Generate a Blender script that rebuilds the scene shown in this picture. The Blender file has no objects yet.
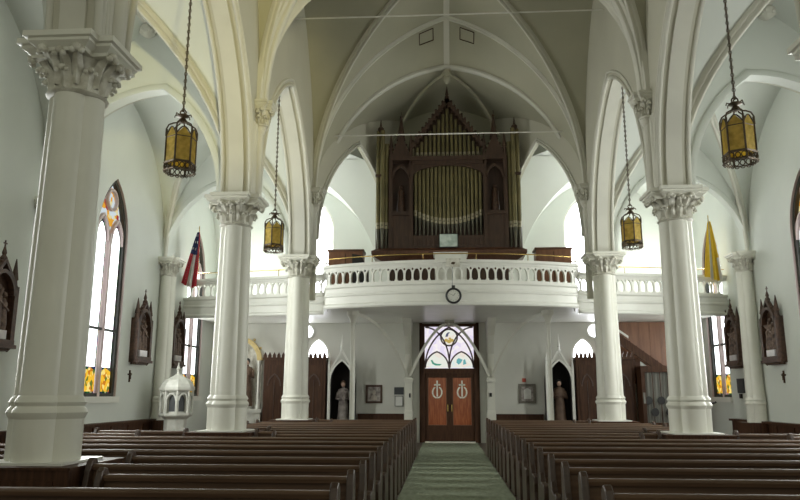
import bpy, bmesh, math, random
from mathutils import Vector, Matrix
random.seed(7)
PI = math.pi
sc = bpy.context.scene
COL = sc.collection

# ------------------------------------------------------------ camera, world, light, exposure
cam_d = bpy.data.cameras.new('camera'); cam = bpy.data.objects.new('camera', cam_d); COL.objects.link(cam)
sc.camera = cam
cam_d.sensor_fit = 'HORIZONTAL'; cam_d.sensor_width = 36.0; cam_d.lens = 36.0 * 713.33 / 800.0
cam_d.clip_start = 0.05; cam_d.clip_end = 300
_p, _y, _r = 0.1996, 0.0617, 0.002
cam.matrix_world = (Matrix.Translation((-0.1733, 0, 1.6279)) @ Matrix.Rotation(_y, 4, 'Z')
                    @ Matrix.Rotation(PI / 2 + _p, 4, 'X') @ Matrix.Rotation(_r, 4, 'Z'))

world = bpy.data.worlds.new('world'); sc.world = world; world.use_nodes = True
bg = world.node_tree.nodes['Background']
bg.inputs[0].default_value = (1.0, 1.0, 0.82, 1); bg.inputs[1].default_value = 0.50

def area(name, loc, rot, sx, sy, power, color):
    l = bpy.data.lights.new(name, 'AREA'); l.shape = 'RECTANGLE'; l.size = sx; l.size_y = sy
    l.energy = power; l.color = color
    o = bpy.data.objects.new(name, l); COL.objects.link(o); o.location = loc; o.rotation_euler = rot
    return o
# daylight pouring in at the big windows (aisle sides, facade gallery level), lamps sit just inside the glass
DAY = (0.97, 1.0, 0.95)
for s in (-1, 1):
    area('daylight_aisle_window', (s * 8.40, 17.15, 4.1), (0, s * PI / 2, 0), 4.6, 1.2, 300, DAY)
    area('daylight_aisle_window', (s * 8.40, 10.76, 4.1), (0, s * PI / 2, 0), 4.6, 1.2, 170, DAY)
    area('daylight_aisle_window', (s * 8.40, 23.4, 5.9), (0, s * PI / 2, 0), 1.4, 1.2, 150, DAY)
    area('daylight_aisle_window', (s * 8.40, 23.4, 2.8), (0, s * PI / 2, 0), 2.0, 1.2, 45, DAY)
# added narrow warm spot for the yellow on the left arcade, its sanctuary window assumed
sp_d = bpy.data.lights.new('warm_arcade_spot', 'SPOT'); sp_d.energy = 5000; sp_d.color = (1.0, 0.88, 0.42)
sp_d.spot_size = math.radians(21); sp_d.spot_blend = 0.7; sp_d.shadow_soft_size = 0.5
sp_o = bpy.data.objects.new('warm_arcade_spot', sp_d); COL.objects.link(sp_o); sp_o.location = (3.0, -3.0, 5.0)
sp_o.rotation_euler = (Vector((-4.4, 13.2, 8.6)) - Vector((3.0, -3.0, 5.0))).to_track_quat('-Z', 'Y').to_euler()
sc.view_settings.view_transform = 'Standard'; sc.view_settings.look = 'None'
sc.view_settings.gamma = 1.0; sc.view_settings.use_curve_mapping = False
sc.view_settings.exposure = 0.0

# ------------------------------------------------------------ materials
def nodes(name):
    m = bpy.data.materials.new(name); m.use_nodes = True
    nt = m.node_tree; b = nt.nodes['Principled BSDF']
    return m, nt, b
def mix_noise(nt, c1, c2, scale=3.0, detail=4, stretch=None, lo=0.35, hi=0.65):
    tc = nt.nodes.new('ShaderNodeTexCoord'); no = nt.nodes.new('ShaderNodeTexNoise')
    no.inputs['Scale'].default_value = scale; no.inputs['Detail'].default_value = detail
    if stretch:
        mp = nt.nodes.new('ShaderNodeMapping'); mp.inputs['Scale'].default_value = stretch
        nt.links.new(tc.outputs['Object'], mp.inputs[0]); nt.links.new(mp.outputs[0], no.inputs['Vector'])
    else:
        nt.links.new(tc.outputs['Object'], no.inputs['Vector'])
    cr = nt.nodes.new('ShaderNodeValToRGB')
    cr.color_ramp.elements[0].position = lo; cr.color_ramp.elements[1].position = hi
    cr.color_ramp.elements[0].color = (*c1, 1); cr.color_ramp.elements[1].color = (*c2, 1)
    nt.links.new(no.outputs['Fac'], cr.inputs['Fac'])
    return cr, no
def matte(name, c1, c2=None, rough=0.6, scale=2.0, stretch=None, metallic=0.0, spec=0.5, bump=0.0, detail=4):
    m, nt, b = nodes(name)
    c2 = c2 or tuple(min(1, v * 0.9) for v in c1)
    cr, no = mix_noise(nt, c1, c2, scale, detail, stretch)
    nt.links.new(cr.outputs[0], b.inputs['Base Color'])
    b.inputs['Roughness'].default_value = rough; b.inputs['Metallic'].default_value = metallic
    b.inputs['Specular IOR Level'].default_value = spec
    if bump:
        bp = nt.nodes.new('ShaderNodeBump'); bp.inputs['Strength'].default_value = bump; bp.inputs['Distance'].default_value = 0.02
        nt.links.new(no.outputs['Fac'], bp.inputs['Height']); nt.links.new(bp.outputs[0], b.inputs['Normal'])
    return m
def glow(name, color, strength, cells=None):
    m = bpy.data.materials.new(name); m.use_nodes = True; nt = m.node_tree
    for n in list(nt.nodes): nt.nodes.remove(n)
    out = nt.nodes.new('ShaderNodeOutputMaterial'); em = nt.nodes.new('ShaderNodeEmission')
    em.inputs[1].default_value = strength; em.inputs[0].default_value = (*color, 1)
    if cells:
        scale, stops = cells
        tc = nt.nodes.new('ShaderNodeTexCoord'); vo = nt.nodes.new('ShaderNodeTexVoronoi'); vo.inputs['Scale'].default_value = scale
        nt.links.new(tc.outputs['Object'], vo.inputs['Vector'])
        sep = nt.nodes.new('ShaderNodeSeparateColor'); nt.links.new(vo.outputs['Color'], sep.inputs[0])
        cr = nt.nodes.new('ShaderNodeValToRGB'); cr.color_ramp.interpolation = 'CONSTANT'
        while len(cr.color_ramp.elements) < len(stops): cr.color_ramp.elements.new(0.5)
        for e, (p, c) in zip(cr.color_ramp.elements, stops): e.position = p; e.color = (*c, 1)
        nt.links.new(sep.outputs[0], cr.inputs['Fac']); nt.links.new(cr.outputs[0], em.inputs[0])
    nt.links.new(em.outputs[0], out.inputs[0])
    return m

M = {}
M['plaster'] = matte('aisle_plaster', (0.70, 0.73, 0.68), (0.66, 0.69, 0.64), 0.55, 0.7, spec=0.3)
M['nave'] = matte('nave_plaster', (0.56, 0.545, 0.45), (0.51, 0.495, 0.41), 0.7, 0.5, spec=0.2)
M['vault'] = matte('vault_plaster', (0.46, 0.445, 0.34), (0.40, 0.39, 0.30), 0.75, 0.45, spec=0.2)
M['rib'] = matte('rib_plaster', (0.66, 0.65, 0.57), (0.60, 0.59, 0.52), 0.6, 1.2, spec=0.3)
M['column'] = matte('glossy_cream_paint', (0.76, 0.755, 0.67), (0.71, 0.705, 0.62), 0.38, 1.6, spec=0.5)
M['carve'] = matte('carved_cream_plaster', (0.72, 0.71, 0.63), (0.50, 0.48, 0.40), 0.5, 9)
M['white'] = matte('white_gloss_wood', (0.78, 0.78, 0.72), (0.73, 0.73, 0.67), 0.35, 2)
M['rearwall'] = matte('under_gallery_plaster', (0.66, 0.66, 0.60), (0.61, 0.61, 0.55), 0.6, 1.0)
M['pew'] = matte('brown_varnished_oak', (0.135, 0.078, 0.045), (0.08, 0.044, 0.025), 0.50, 3.0, (0.25, 6, 6), spec=0.35)
M['pewend'] = matte('dark_pew_end_wood', (0.070, 0.040, 0.026), (0.04, 0.022, 0.014), 0.36, 3.0, (6, 6, 0.5), spec=0.5)
M['dark'] = matte('dark_brown_wood', (0.082, 0.036, 0.017), (0.045, 0.019, 0.009), 0.55, 4.0, (6, 6, 0.6), spec=0.25)
M['red'] = matte('reddish_wood', (0.13, 0.055, 0.03), (0.085, 0.034, 0.018), 0.35, 3.0, (6, 6, 0.6))
M['organ'] = matte('organ_walnut', (0.075, 0.040, 0.025), (0.045, 0.024, 0.015), 0.5, 3.0, (5, 5, 0.6))
M['panelwood'] = matte('orange_brown_panelling', (0.22, 0.10, 0.05), (0.16, 0.07, 0.035), 0.4, 2.0, (5, 5, 0.5))
M['pipe'] = matte('dull_gold_pipe_metal', (0.24, 0.205, 0.10), (0.17, 0.145, 0.075), 0.4, 2.0, metallic=0.55)
M['mouth'] = matte('pale_pipe_mouth', (0.45, 0.40, 0.28), (0.34, 0.30, 0.2), 0.35, 3.0, metallic=0.3)
M['foot'] = matte('dark_pipe_foot', (0.13, 0.12, 0.09), (0.09, 0.085, 0.06), 0.35, 3.0, metallic=0.5)
M['floor'] = matte('dark_floor_boards', (0.09, 0.055, 0.035), (0.06, 0.035, 0.022), 0.35, 2.0, (8, 0.4, 1))
M['carpet'] = matte('grey_green_carpet', (0.30, 0.335, 0.245), (0.24, 0.27, 0.195), 0.95, 14, (1, 0.25, 1), spec=0.1, bump=0.2)
M['brass'] = matte('polished_brass', (0.72, 0.52, 0.20), (0.6, 0.42, 0.15), 0.25, 3, metallic=1.0)
M['iron'] = matte('dark_bronze', (0.13, 0.095, 0.06), (0.08, 0.06, 0.04), 0.45, 8, metallic=0.7)
M['black'] = matte('black_paint', (0.02, 0.02, 0.02), (0.012, 0.012, 0.012), 0.4, 4)
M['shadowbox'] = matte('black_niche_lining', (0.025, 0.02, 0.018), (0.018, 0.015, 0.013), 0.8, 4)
M['relief'] = matte('carved_reddish_oak', (0.095, 0.048, 0.028), (0.045, 0.022, 0.014), 0.45, 12)
M['figure'] = matte('painted_relief_figures', (0.24, 0.16, 0.12), (0.09, 0.06, 0.05), 0.6, 14)
M['plaque'] = matte('pale_plaque', (0.75, 0.72, 0.72), (0.62, 0.6, 0.62), 0.3, 5)
M['gold'] = matte('old_gold_paint', (0.55, 0.44, 0.20), (0.42, 0.32, 0.14), 0.5, 6, metallic=0.4)
M['stone'] = matte('white_marble', (0.64, 0.64, 0.58), (0.50, 0.50, 0.45), 0.45, 5)
M['robe'] = matte('pale_robe', (0.32, 0.29, 0.26), (0.16, 0.13, 0.12), 0.6, 6)
M['darkrobe'] = matte('brown_robe', (0.16, 0.10, 0.065), (0.10, 0.06, 0.04), 0.6, 6)
M['skin'] = matte('painted_skin', (0.62, 0.42, 0.32), (0.55, 0.36, 0.27), 0.5, 6)
M['mauve'] = matte('mauve_reflected_light', (0.62, 0.50, 0.48), (0.56, 0.45, 0.43), 0.5, 2)  # glass colour reflected on reveals and haze on mullions, painted as mauve
M['frame'] = matte('dark_window_frame', (0.045, 0.05, 0.04), (0.03, 0.03, 0.025), 0.5, 5)
M['purple'] = matte('purple_brown_frame', (0.16, 0.10, 0.11), (0.10, 0.06, 0.07), 0.5, 5)
M['rod'] = matte('pale_steel_rod', (0.75, 0.74, 0.68), (0.7, 0.68, 0.62), 0.3, 5)
M['paper'] = matte('white_paper', (0.8, 0.8, 0.76), (0.74, 0.74, 0.7), 0.7, 5)
M['slate'] = matte('dark_grey_board', (0.06, 0.065, 0.07), (0.045, 0.05, 0.055), 0.5, 5)
M['photo'] = matte('faded_print', (0.50, 0.46, 0.42), (0.20, 0.17, 0.16), 0.4, 7)
M['greyframe'] = matte('mottled_grey_frame', (0.22, 0.20, 0.16), (0.11, 0.10, 0.08), 0.5, 30)
M['bust'] = matte('print_face_tone', (0.62, 0.56, 0.50), (0.5, 0.44, 0.38), 0.5, 9)
M['redp'] = matte('red_box_paint', (0.50, 0.06, 0.03), (0.4, 0.05, 0.03), 0.4, 5)
M['flagred'] = matte('red_cloth', (0.50, 0.03, 0.05), None, 0.8, 6)
M['flagwhite'] = matte('white_cloth', (0.80, 0.78, 0.76), None, 0.8, 6)
M['flagblue'] = matte('navy_cloth', (0.03, 0.04, 0.13), None, 0.8, 6)
M['flagyellow'] = matte('yellow_cloth', (0.90, 0.62, 0.05), None, 0.8, 6)
M['curtain'] = matte('pale_curtain', (0.30, 0.30, 0.27), (0.20, 0.20, 0.18), 0.8, 3, (20, 20, 0.3))
M['clockface'] = matte('clock_face', (0.72, 0.72, 0.66), None, 0.4, 5)
M['emblem'] = matte('cream_emblem_paint', (0.95, 0.93, 0.80), None, 0.4, 5)

def doorpanel():
    m, nt, b = nodes('reddish_door_panel')  # reddish panel wood, plain grain colour without any glow
    cr, no = mix_noise(nt, (0.42, 0.13, 0.05), (0.28, 0.075, 0.03), 3.0, 4, (8, 8, 1))
    nt.links.new(cr.outputs[0], b.inputs['Base Color']); b.inputs['Roughness'].default_value = 0.18
    return m
M['doorpanel'] = doorpanel()
def amber():
    m, nt, b = nodes('amber_lantern_glass')
    cr, no = mix_noise(nt, (0.80, 0.64, 0.17), (0.55, 0.41, 0.09), 9.0, 4)
    out = nt.nodes['Material Output']
    tr = nt.nodes.new('ShaderNodeBsdfTranslucent'); mx = nt.nodes.new('ShaderNodeMixShader'); mx.inputs[0].default_value = 0.6
    nt.links.new(cr.outputs[0], b.inputs['Base Color']); nt.links.new(cr.outputs[0], tr.inputs[0])
    b.inputs['Roughness'].default_value = 0.25
    nt.links.new(b.outputs[0], mx.inputs[1]); nt.links.new(tr.outputs[0], mx.inputs[2]); nt.links.new(mx.outputs[0], out.inputs[0])
    return m
M['amber'] = amber()
M['g_white'] = glow('sunlit_white_glass', (0.93, 0.96, 1.0), 3.2, (5.0, [(0, (0.95, 0.97, 1.0)), (0.55, (0.86, 0.95, 0.93)), (0.8, (0.97, 0.88, 0.95))]))
M['g_bright'] = glow('bright_facade_glass', (0.95, 0.97, 1.0), 8.0)
M['g_border'] = glow('coloured_border_glass', (0.1, 0.3, 0.1), 0.55, (13.0, [(0, (0.02, 0.09, 0.03)), (0.35, (0.05, 0.25, 0.10)), (0.6, (0.35, 0.10, 0.25)), (0.75, (0.6, 0.6, 0.3)), (0.88, (0.03, 0.05, 0.25))]))
M['g_amber'] = glow('amber_base_glass', (1, 0.6, 0.1), 0.95, (11.0, [(0, (0.95, 0.55, 0.04)), (0.4, (1.0, 0.80, 0.25)), (0.65, (0.65, 0.22, 0.02)), (0.85, (0.15, 0.2, 0.03))]))
M['g_rose'] = glow('rosette_glass', (1, 0.6, 0.2), 0.8, (9.0, [(0, (0.9, 0.45, 0.05)), (0.3, (0.75, 0.85, 0.9)), (0.6, (0.45, 0.05, 0.05)), (0.8, (0.9, 0.8, 0.4))]))
M['g_pink'] = glow('pale_pink_transom_glass', (0.95, 0.85, 0.95), 0.92, (7.0, [(0, (0.95, 0.88, 0.97)), (0.4, (0.85, 0.78, 0.95)), (0.7, (1.0, 0.95, 0.95))]))
M['g_pale'] = glow('pale_yellow_transom_glass', (0.95, 0.93, 0.85), 0.85, (6.0, [(0, (0.93, 0.95, 0.86)), (0.6, (0.96, 0.88, 0.78)), (0.85, (0.85, 0.95, 0.93))]))
M['g_green'] = glow('green_glass_piece', (0.10, 0.42, 0.30), 0.7)
M['g_gold'] = glow('gold_glass_piece', (0.62, 0.45, 0.12), 0.8)
M['g_teal'] = glow('teal_glass_piece', (0.18, 0.50, 0.52), 0.8)
M['g_dark'] = glow('dark_blue_glass_piece', (0.12, 0.14, 0.25), 0.6)
M['g_reflection'] = matte('mirror_window_reflection', (0.55, 0.62, 0.56), (0.3, 0.38, 0.33), 0.15, 5)  # pale green tone paints the window reflected in the organ mirror

# ------------------------------------------------------------ mesh helpers
def V(*a): return Vector(a)
def arch_x(s, H, z):
    R = (H * H + s * s) / (2 * s); return max(0.0, -(R - s) + math.sqrt(max(0, R * R - z * z)))
def arch_z(s, H, x):
    R = (H * H + s * s) / (2 * s); x = min(abs(x), s); return math.sqrt(max(0, R * R - (x + R - s) ** 2))
def arch_pts(s, H, n=14):
    """points (x, z) of a pointed arch from -s to s, even in angle"""
    R = (H * H + s * s) / (2 * s); a1 = math.asin(min(1, H / R)); c = -(R - s)
    right = [(c + R * math.cos(a1 * i / n), R * math.sin(a1 * i / n)) for i in range(n + 1)]
    right[-1] = (0.0, H)
    return [(-x, z) for x, z in right] + [(x, z) for x, z in reversed(right[:-1])]

class B:
    def __init__(s): s.bm = bmesh.new(); s.mi = 0
    def face(s, vs):
        try:
            f = s.bm.faces.new(vs); f.material_index = s.mi; return f
        except ValueError: return None
    def poly(s, pts): return s.face([s.bm.verts.new(p) for p in pts])
    def box(s, x0, x1, y0, y1, z0, z1):
        v = [s.bm.verts.new(p) for p in ((x0, y0, z0), (x1, y0, z0), (x1, y1, z0), (x0, y1, z0), (x0, y0, z1), (x1, y0, z1), (x1, y1, z1), (x0, y1, z1))]
        for q in ((0, 3, 2, 1), (4, 5, 6, 7), (0, 1, 5, 4), (1, 2, 6, 5), (2, 3, 7, 6), (3, 0, 4, 7)): s.face([v[i] for i in q])
        return s
    def grid(s, rows, closed=False, flip=False):
        """rows of points, all of one length -> quads"""
        vr = [[s.bm.verts.new(p) for p in r] for r in rows]
        n = len(rows[0])
        for a, b in zip(vr, vr[1:]):
            for j in range(n if closed else n - 1):
                k = (j + 1) % n
                q = [a[j], a[k], b[k], b[j]]
                s.face(q[::-1] if flip else q)
        return vr
    def loft(s, rings, caps=True):
        vr = s.grid(rings, closed=True)
        if caps: s.face(vr[0][::-1]); s.face(vr[-1])
        return s
    def lathe(s, prof, c=(0, 0, 0), n=20, caps=True):
        return s.loft([[(c[0] + r * math.cos(2 * PI * j / n), c[1] + r * math.sin(2 * PI * j / n), c[2] + z) for j in range(n)] for r, z in prof], caps)
    def sweep(s, pts, normal, prof, closed=False, caps=True):
        """prof (a along normal, b outward = tangent x normal)"""
        pts = [Vector(p) for p in pts]; n = len(pts); rings = []
        for i, p in enumerate(pts):
            if closed: t = pts[(i + 1) % n] - pts[i - 1]
            else: t = pts[min(i + 1, n - 1)] - pts[max(i - 1, 0)]
            t.normalize()
            nn = Vector(normal) if not callable(normal) else normal(i)
            nn = (nn - t * nn.dot(t)).normalized(); o = t.cross(nn)
            rings.append([p + nn * a + o * b for a, b in prof])
        if closed: rings.append(rings[0])
        vr = s.grid(rings, closed=True)
        if caps and not closed: s.face(vr[0][::-1]); s.face(vr[-1])
        return s
    def tube(s, pts, r, n=8, closed=False):
        prof = [(r * math.cos(2 * PI * j / n), r * math.sin(2 * PI * j / n)) for j in range(n)]
        pts = [Vector(p) for p in pts]
        d = (pts[-1] - pts[0]) if not closed else (pts[1] - pts[0])
        nrm = Vector((0, 0, 1)) if abs(d.normalized().z) < 0.8 else Vector((1, 0, 0.01))
        if len(pts) > 2:
            c = (pts[len(pts) // 2] - pts[0]).cross(pts[-1] - pts[len(pts) // 2]) if not closed else (pts[1] - pts[0]).cross(pts[2] - pts[1])
            if c.length > 1e-6: nrm = c.normalized()
        return s.sweep(pts, nrm, prof, closed)
    def prism(s, poly, f, d0, d1):
        """poly of (a,b), f(a,b,d)->xyz"""
        v0 = [s.bm.verts.new(f(a, b, d0)) for a, b in poly]; v1 = [s.bm.verts.new(f(a, b, d1)) for a, b in poly]
        s.face(v0[::-1]); s.face(v1); n = len(poly)
        for i in range(n): s.face([v0[i], v0[(i + 1) % n], v1[(i + 1) % n], v1[i]])
        return s
    def ball(s, c, r, sub=1, sc3=(1, 1, 1)):
        mat = Matrix.Translation(c) @ Matrix.Diagonal((*[r * k for k in sc3], 1))
        g = bmesh.ops.create_icosphere(s.bm, subdivisions=sub, radius=1.0, matrix=mat)
        fs = {f for v in g['verts'] for f in v.link_faces}
        for f in fs: f.material_index = s.mi
        return s
    def build(s, name, mats, parent=None, smooth=None, offset=True):
        bm = s.bm
        bmesh.ops.recalc_face_normals(bm, faces=bm.faces)
        me = bpy.data.meshes.new(name)
        if parent is not None and offset:
            w = WL[parent.name]; bmesh.ops.translate(bm, verts=bm.verts, vec=-w)
        loc = None
        if parent is None and bm.verts:
            xs = [v.co for v in bm.verts]
            lo = Vector([min(v[i] for v in xs) for i in range(3)]); hi = Vector([max(v[i] for v in xs) for i in range(3)])
            loc = Vector(((lo.x + hi.x) / 2, (lo.y + hi.y) / 2, lo.z)); bmesh.ops.translate(bm, verts=bm.verts, vec=-loc)
        bm.to_mesh(me); bm.free()
        o = bpy.data.objects.new(name, me); COL.objects.link(o)
        for mm in (mats if isinstance(mats, (list, tuple)) else [mats]): me.materials.append(M[mm])
        if smooth is not None:
            me.shade_smooth(); me.set_sharp_from_angle(angle=math.radians(smooth))
        if parent is not None: o.parent = parent; WL[o.name] = WL[parent.name]
        else: o.location = loc; WL[o.name] = loc
        return o
WL = {}
def tag(o, label, cat, group=None, kind=None):
    if label: o['label'] = label
    if cat: o['category'] = cat
    if group: o['group'] = group
    if kind: o['kind'] = kind
    return o
def thing(name, label, cat, loc=(0, 0, 0), group=None):
    o = bpy.data.objects.new(name, None); COL.objects.link(o); o.location = loc; o.empty_display_size = 0.2
    WL[o.name] = Vector(loc); return tag(o, label, cat, group)
def struct(name, b, mats, parent=None, smooth=None, label=None, cat='structure'):
    o = b.build(name, mats, parent, smooth)
    if parent is None: tag(o, label, cat, None, 'structure')
    return o
def sroot(name, label, cat, loc):
    o = thing(name, label, cat, loc); o['kind'] = 'structure'; return o
def dup(src, loc, rz=0.0, label=None, group=None):
    c = src.copy(); COL.objects.link(c); c.location = loc; c.rotation_euler = (0, 0, rz)
    if label: c['label'] = label
    if group: c['group'] = group
    for ch in src.children: _dup(ch, c)
    return c
def _dup(o, par):
    c = o.copy(); COL.objects.link(c); c.parent = par
    for g in list(o.children): _dup(g, c)

# ------------------------------------------------------------ key dimensions
XC = 4.4                       # column row
YC = [1.10, 7.544, 13.992, 20.439]
XW = 8.5; YR = 25.4
ZS = 5.57                      # top of abacus
NS = 4.05                      # nave wall face / nave vault half span
NZ, NH = 7.65, 5.55            # nave vault springing and rise
BAY = 6.448
AX, AS, AH = 6.48, 2.02, 3.85  # aisle vault axis, half span, rise

def wallplane(b, f, u0, u1, z0, z1, ops, d=0.35, n=12, two=True, mat_reveal=None, cap=False):
    """wall f(u,z,depth)->xyz with pointed openings (uc, s, zsill, zspring, H); builds face at depth 0, reveals, and face at depth d"""
    br = {u0, u1}
    for uc, s, zs, zp, H in ops:
        for x, z in arch_pts(s, H, n): br.add(round(uc + x, 5))
    us = sorted(u for u in br if u0 - 1e-6 <= u <= u1 + 1e-6)
    def top(u, op): return op[3] + arch_z(op[1], op[4], u - op[0])
    for a, c in zip(us, us[1:]):
        m = (a + c) / 2; op = next((o for o in ops if abs(m - o[0]) < o[1]), None)
        for dd, fl in ((0, False), (d, True)) if two else ((0, False),):
            if op is None:
                b.poly([f(a, z0, dd), f(c, z0, dd), f(c, z1, dd), f(a, z1, dd)])
            else:
                if op[2] > z0 + 1e-6: b.poly([f(a, z0, dd), f(c, z0, dd), f(c, op[2], dd), f(a, op[2], dd)])
                b.poly([f(a, top(a, op), dd), f(c, top(c, op), dd), f(c, z1, dd), f(a, z1, dd)])
    b.mi = 1 if mat_reveal else 0
    for uc, s, zs, zp, H in ops:
        pts = [(-s, zs - zp)] + arch_pts(s, H, n) + [(s, zs - zp)]
        for (xa, za), (xb, zb) in zip(pts, pts[1:]):
            b.poly([f(uc + xa, zp + za, 0), f(uc + xb, zp + zb, 0), f(uc + xb, zp + zb, d), f(uc + xa, zp + za, d)])
        if zs > z0: b.poly([f(uc - s, zs, 0), f(uc + s, zs, 0), f(uc + s, zs, d), f(uc - s, zs, d)])
    b.mi = 0
    if cap:
        for u in (u0, u1): b.poly([f(u, z0, 0), f(u, z1, 0), f(u, z1, d), f(u, z0, d)])
        b.poly([f(u0, z1, 0), f(u1, z1, 0), f(u1, z1, d), f(u0, z1, d)])
    return b
def ribprof(w, d, back=0.06):
    return [(-w / 2, back), (-w / 2, -d * 0.35), (-w * 0.40, -d * 0.48), (-w * 0.27, -d * 0.50), (-w * 0.27, -d * 0.80), (-w * 0.12, -d),
            (w * 0.12, -d), (w * 0.27, -d * 0.80), (w * 0.27, -d * 0.50), (w * 0.40, -d * 0.48), (w / 2, -d * 0.35), (w / 2, back)]

# ------------------------------------------------------------ floor, aisle walls, facade
b = B(); b.box(-8.9, 8.9, -3, 25.8, -0.12, 0)
struct('floor', b, 'floor', label='dark boarded church floor under the pews', cat='floor')
b = B(); b.box(-0.93, 0.93, 1.0, 25.32, 0.0, 0.012)
tag(b.build('carpet_runner', 'carpet'), 'grey-green carpet runner down the centre aisle to the double doors', 'carpet')

WIN = [(10.77, .82, 1.55, 5.55, 1.5), (17.15, .82, 1.55, 5.55, 1.5), (23.4, .80, 1.55, 5.55, 1.5)]
for s, side in ((-1, 'left'), (1, 'right')):
    b = B()
    f = (lambda s: lambda u, z, d: (s * (XW + d), u, z))(s)
    wallplane(b, f, 1.0, 25.8, 0, 10.2, WIN, 0.36, two=False, mat_reveal=True)
    struct('wall_' + side, b, ['plaster', 'mauve'], label='pale plaster %s aisle wall with tall pointed windows' % side, cat='wall', smooth=None)
# facade wall
def frear(u, z, d): return (u, YR + d, z)
GW = [(s * 4.95, .78, 5.05, 7.55, 1.2) for s in (-1, 1)]
LW = [(s * x, .36, 2.1, 3.0, .55) for s in (-1, 1) for x in (4.65, 5.5)]
b = B(); wallplane(b, frear, -8.9, 8.9, 4.2, 14.2, GW, 0.3, two=False)
struct('wall_rear_upper', b, 'plaster', label='bright white facade wall above the gallery floor', cat='wall')
b = B()
ops = sorted(LW + [(0, .97, 0, 4.0, 0.97)], key=lambda o: o[0])
br = [-8.9] 
# lower wall: rectangular door hole in the middle, pointed windows at the sides
wallplane(b, frear, -8.9, -0.99, 0, 4.2, [o for o in LW if o[0] < 0], 0.3, two=False)
wallplane(b, frear, 0.99, 8.9, 0, 4.2, [o for o in LW if o[0] > 0], 0.3, two=False)
b.poly([(-.99, YR, 4.08), (.99, YR, 4.08), (.99, YR, 4.2), (-.99, YR, 4.2)])
struct('wall_rear', b, 'rearwall', label='off-white rear wall around the double doors under the gallery', cat='wall')
# roof closing planes above the vaults (outer shell, keeps daylight out)
b = B(); b.box(-8.9, 8.9, 1.0, 25.8, 14.2, 14.35)
struct('ceiling_roof', b, 'plaster', label='roof slab above the vaults', cat='ceiling')

# wainscot along the walls
for s, side in ((-1, 'left'), (1, 'right')):
    b = B(); x0, x1 = sorted((s * 8.5, s * 8.36)); b.box(x0, x1, 3, 22.4, 0, .88)
    x0, x1 = sorted((s * 8.5, s * 8.27)); b.box(x0, x1, 3, 22.4, .88, .94)
    for k in range(20):
        y = 3.3 + k * .95; xx0, xx1 = sorted((s * 8.36, s * 8.335)); b.box(xx0, xx1, y, y + .08, .1, .84)
    struct('baseboard_' + side, b, 'dark', label='dark wood wainscot with a ledge along the %s aisle wall' % side, cat='wainscot')
for s in (-1, 1):
    b = B(); x0, x1 = sorted((s * 1.5, s * 3.2)); b.box(x0, x1, 25.28, 25.4, 0, .92); b.box(x0, x1, 25.24, 25.4, .92, .97)
    for k in range(4):
        xx = x0 + .12 + k * .42; b.box(xx, xx + .3, 25.26, 25.28, .15, .8)
    struct('baseboard_rear' if s < 0 else 'baseboard_rear_right', b, 'dark', label='dark wainscot on the rear wall %s of the double doors' % ('left' if s < 0 else 'right'), cat='wainscot')

# ------------------------------------------------------------ stained glass windows of the aisles
def aisle_window(n, s, yc, w, zs, zp, H, label):
    r = sroot('window_%d' % n, label, 'window', (s * (XW + .11), yc, zs))
    X = s * (XW + .11)
    def F(u, z, d): return (X + s * d, yc + u, z)
    # frame following the opening
    wi = w - .10
    path = [F(-w + .05, zs + .05, 0)] + [F(x * (w - .05) / w, zp + z * (H - .05) / H, 0) for x, z in arch_pts(w, H, 12)] + [F(w - .05, zs + .05, 0)]
    b = B(); b.sweep(path, (1, 0, 0), [(-.05, -.06), (.05, -.06), (.05, .06), (-.05, .06)]); b.box(*sorted((X - .05, X + .05)), yc - w, yc + w, zs, zs + .09)
    b.box(*sorted((X - .04, X + .04)), yc - w, yc + w, 3.16, 3.22)
    b.build('window_frame', 'frame', r)
    zl = zp - .15                            # lancet springing
    lw = w / 2 - .08
    b = B(); b.box(*sorted((X - .06, X + .06)), yc - .055, yc + .055, zs, zl + .2)
    for q in (-1, 1):
        c = yc + q * (w / 2 - .01)
        pts = [(X, c + x, zl + z) for x, z in arch_pts(lw, .62, 8)]
        b.sweep(pts, (1, 0, 0), [(-.045, -.035), (.045, -.035), (.045, .04), (-.045, .04)])
    rc = zp + H * .62
    b.sweep([(X, yc + .26 * math.cos(a * PI / 8), rc + .26 * math.sin(a * PI / 8)) for a in range(16)], (1, 0, 0), [(-.04, -.03), (.04, -.03), (.04, .03), (-.04, .03)], closed=True)
    b.build('mullion', 'mauve', r)
    for q in (-1, 1):
        c = yc + q * (w / 2 - .01)
        def lanc(k, zb, zt=None):
            L = [(-lw * k, zb)] + [(x * k, zl + z * k) for x, z in arch_pts(lw, .62, 8)] + [(lw * k, zb)]
            return L
        b = B(); b.prism(lanc(.70, zs + .72), lambda a, z, d: (X + s * d, c + a, z), .01, .02); b.build('glass_pane', 'g_white', r)
        b = B()
        b.prism(lanc(.98, zs + .08), lambda a, z, d: (X + s * d, c + a, z), .03, .04); b.build('border_glass', 'g_border', r)
        b = B(); b.prism([(-lw * .8, zs + .13), (-lw * .8, zs + .62), (0, zs + .7), (lw * .8, zs + .62), (lw * .8, zs + .13)], lambda a, z, d: (X + s * d, c + a, z), .0, .01); b.build('amber_panel', 'g_amber', r)
    b = B(); b.prism([(x * .94, zp - .15 + (z + .15) * .97) for x, z in arch_pts(w, H, 12)], lambda a, z, d: (X + s * d, yc + a, z), .05, .06); b.build('border_glass', 'g_rose', r)
    b = B(); x0, x1 = sorted((s * (XW - .08), s * (XW + .3))); b.box(x0, x1, yc - w - .06, yc + w + .06, zs - .14, zs + .01); b.build('window_sill', 'white', r)
    # outer weather board closing the hole
    b = B(); x0, x1 = sorted((s * (XW + .34), s * (XW + .38))); b.box(x0, x1, yc - w - .1, yc + w + .1, zs - .1, zp + H + .1); b.build('outer_glazing', 'g_white', r)
n = 1
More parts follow.
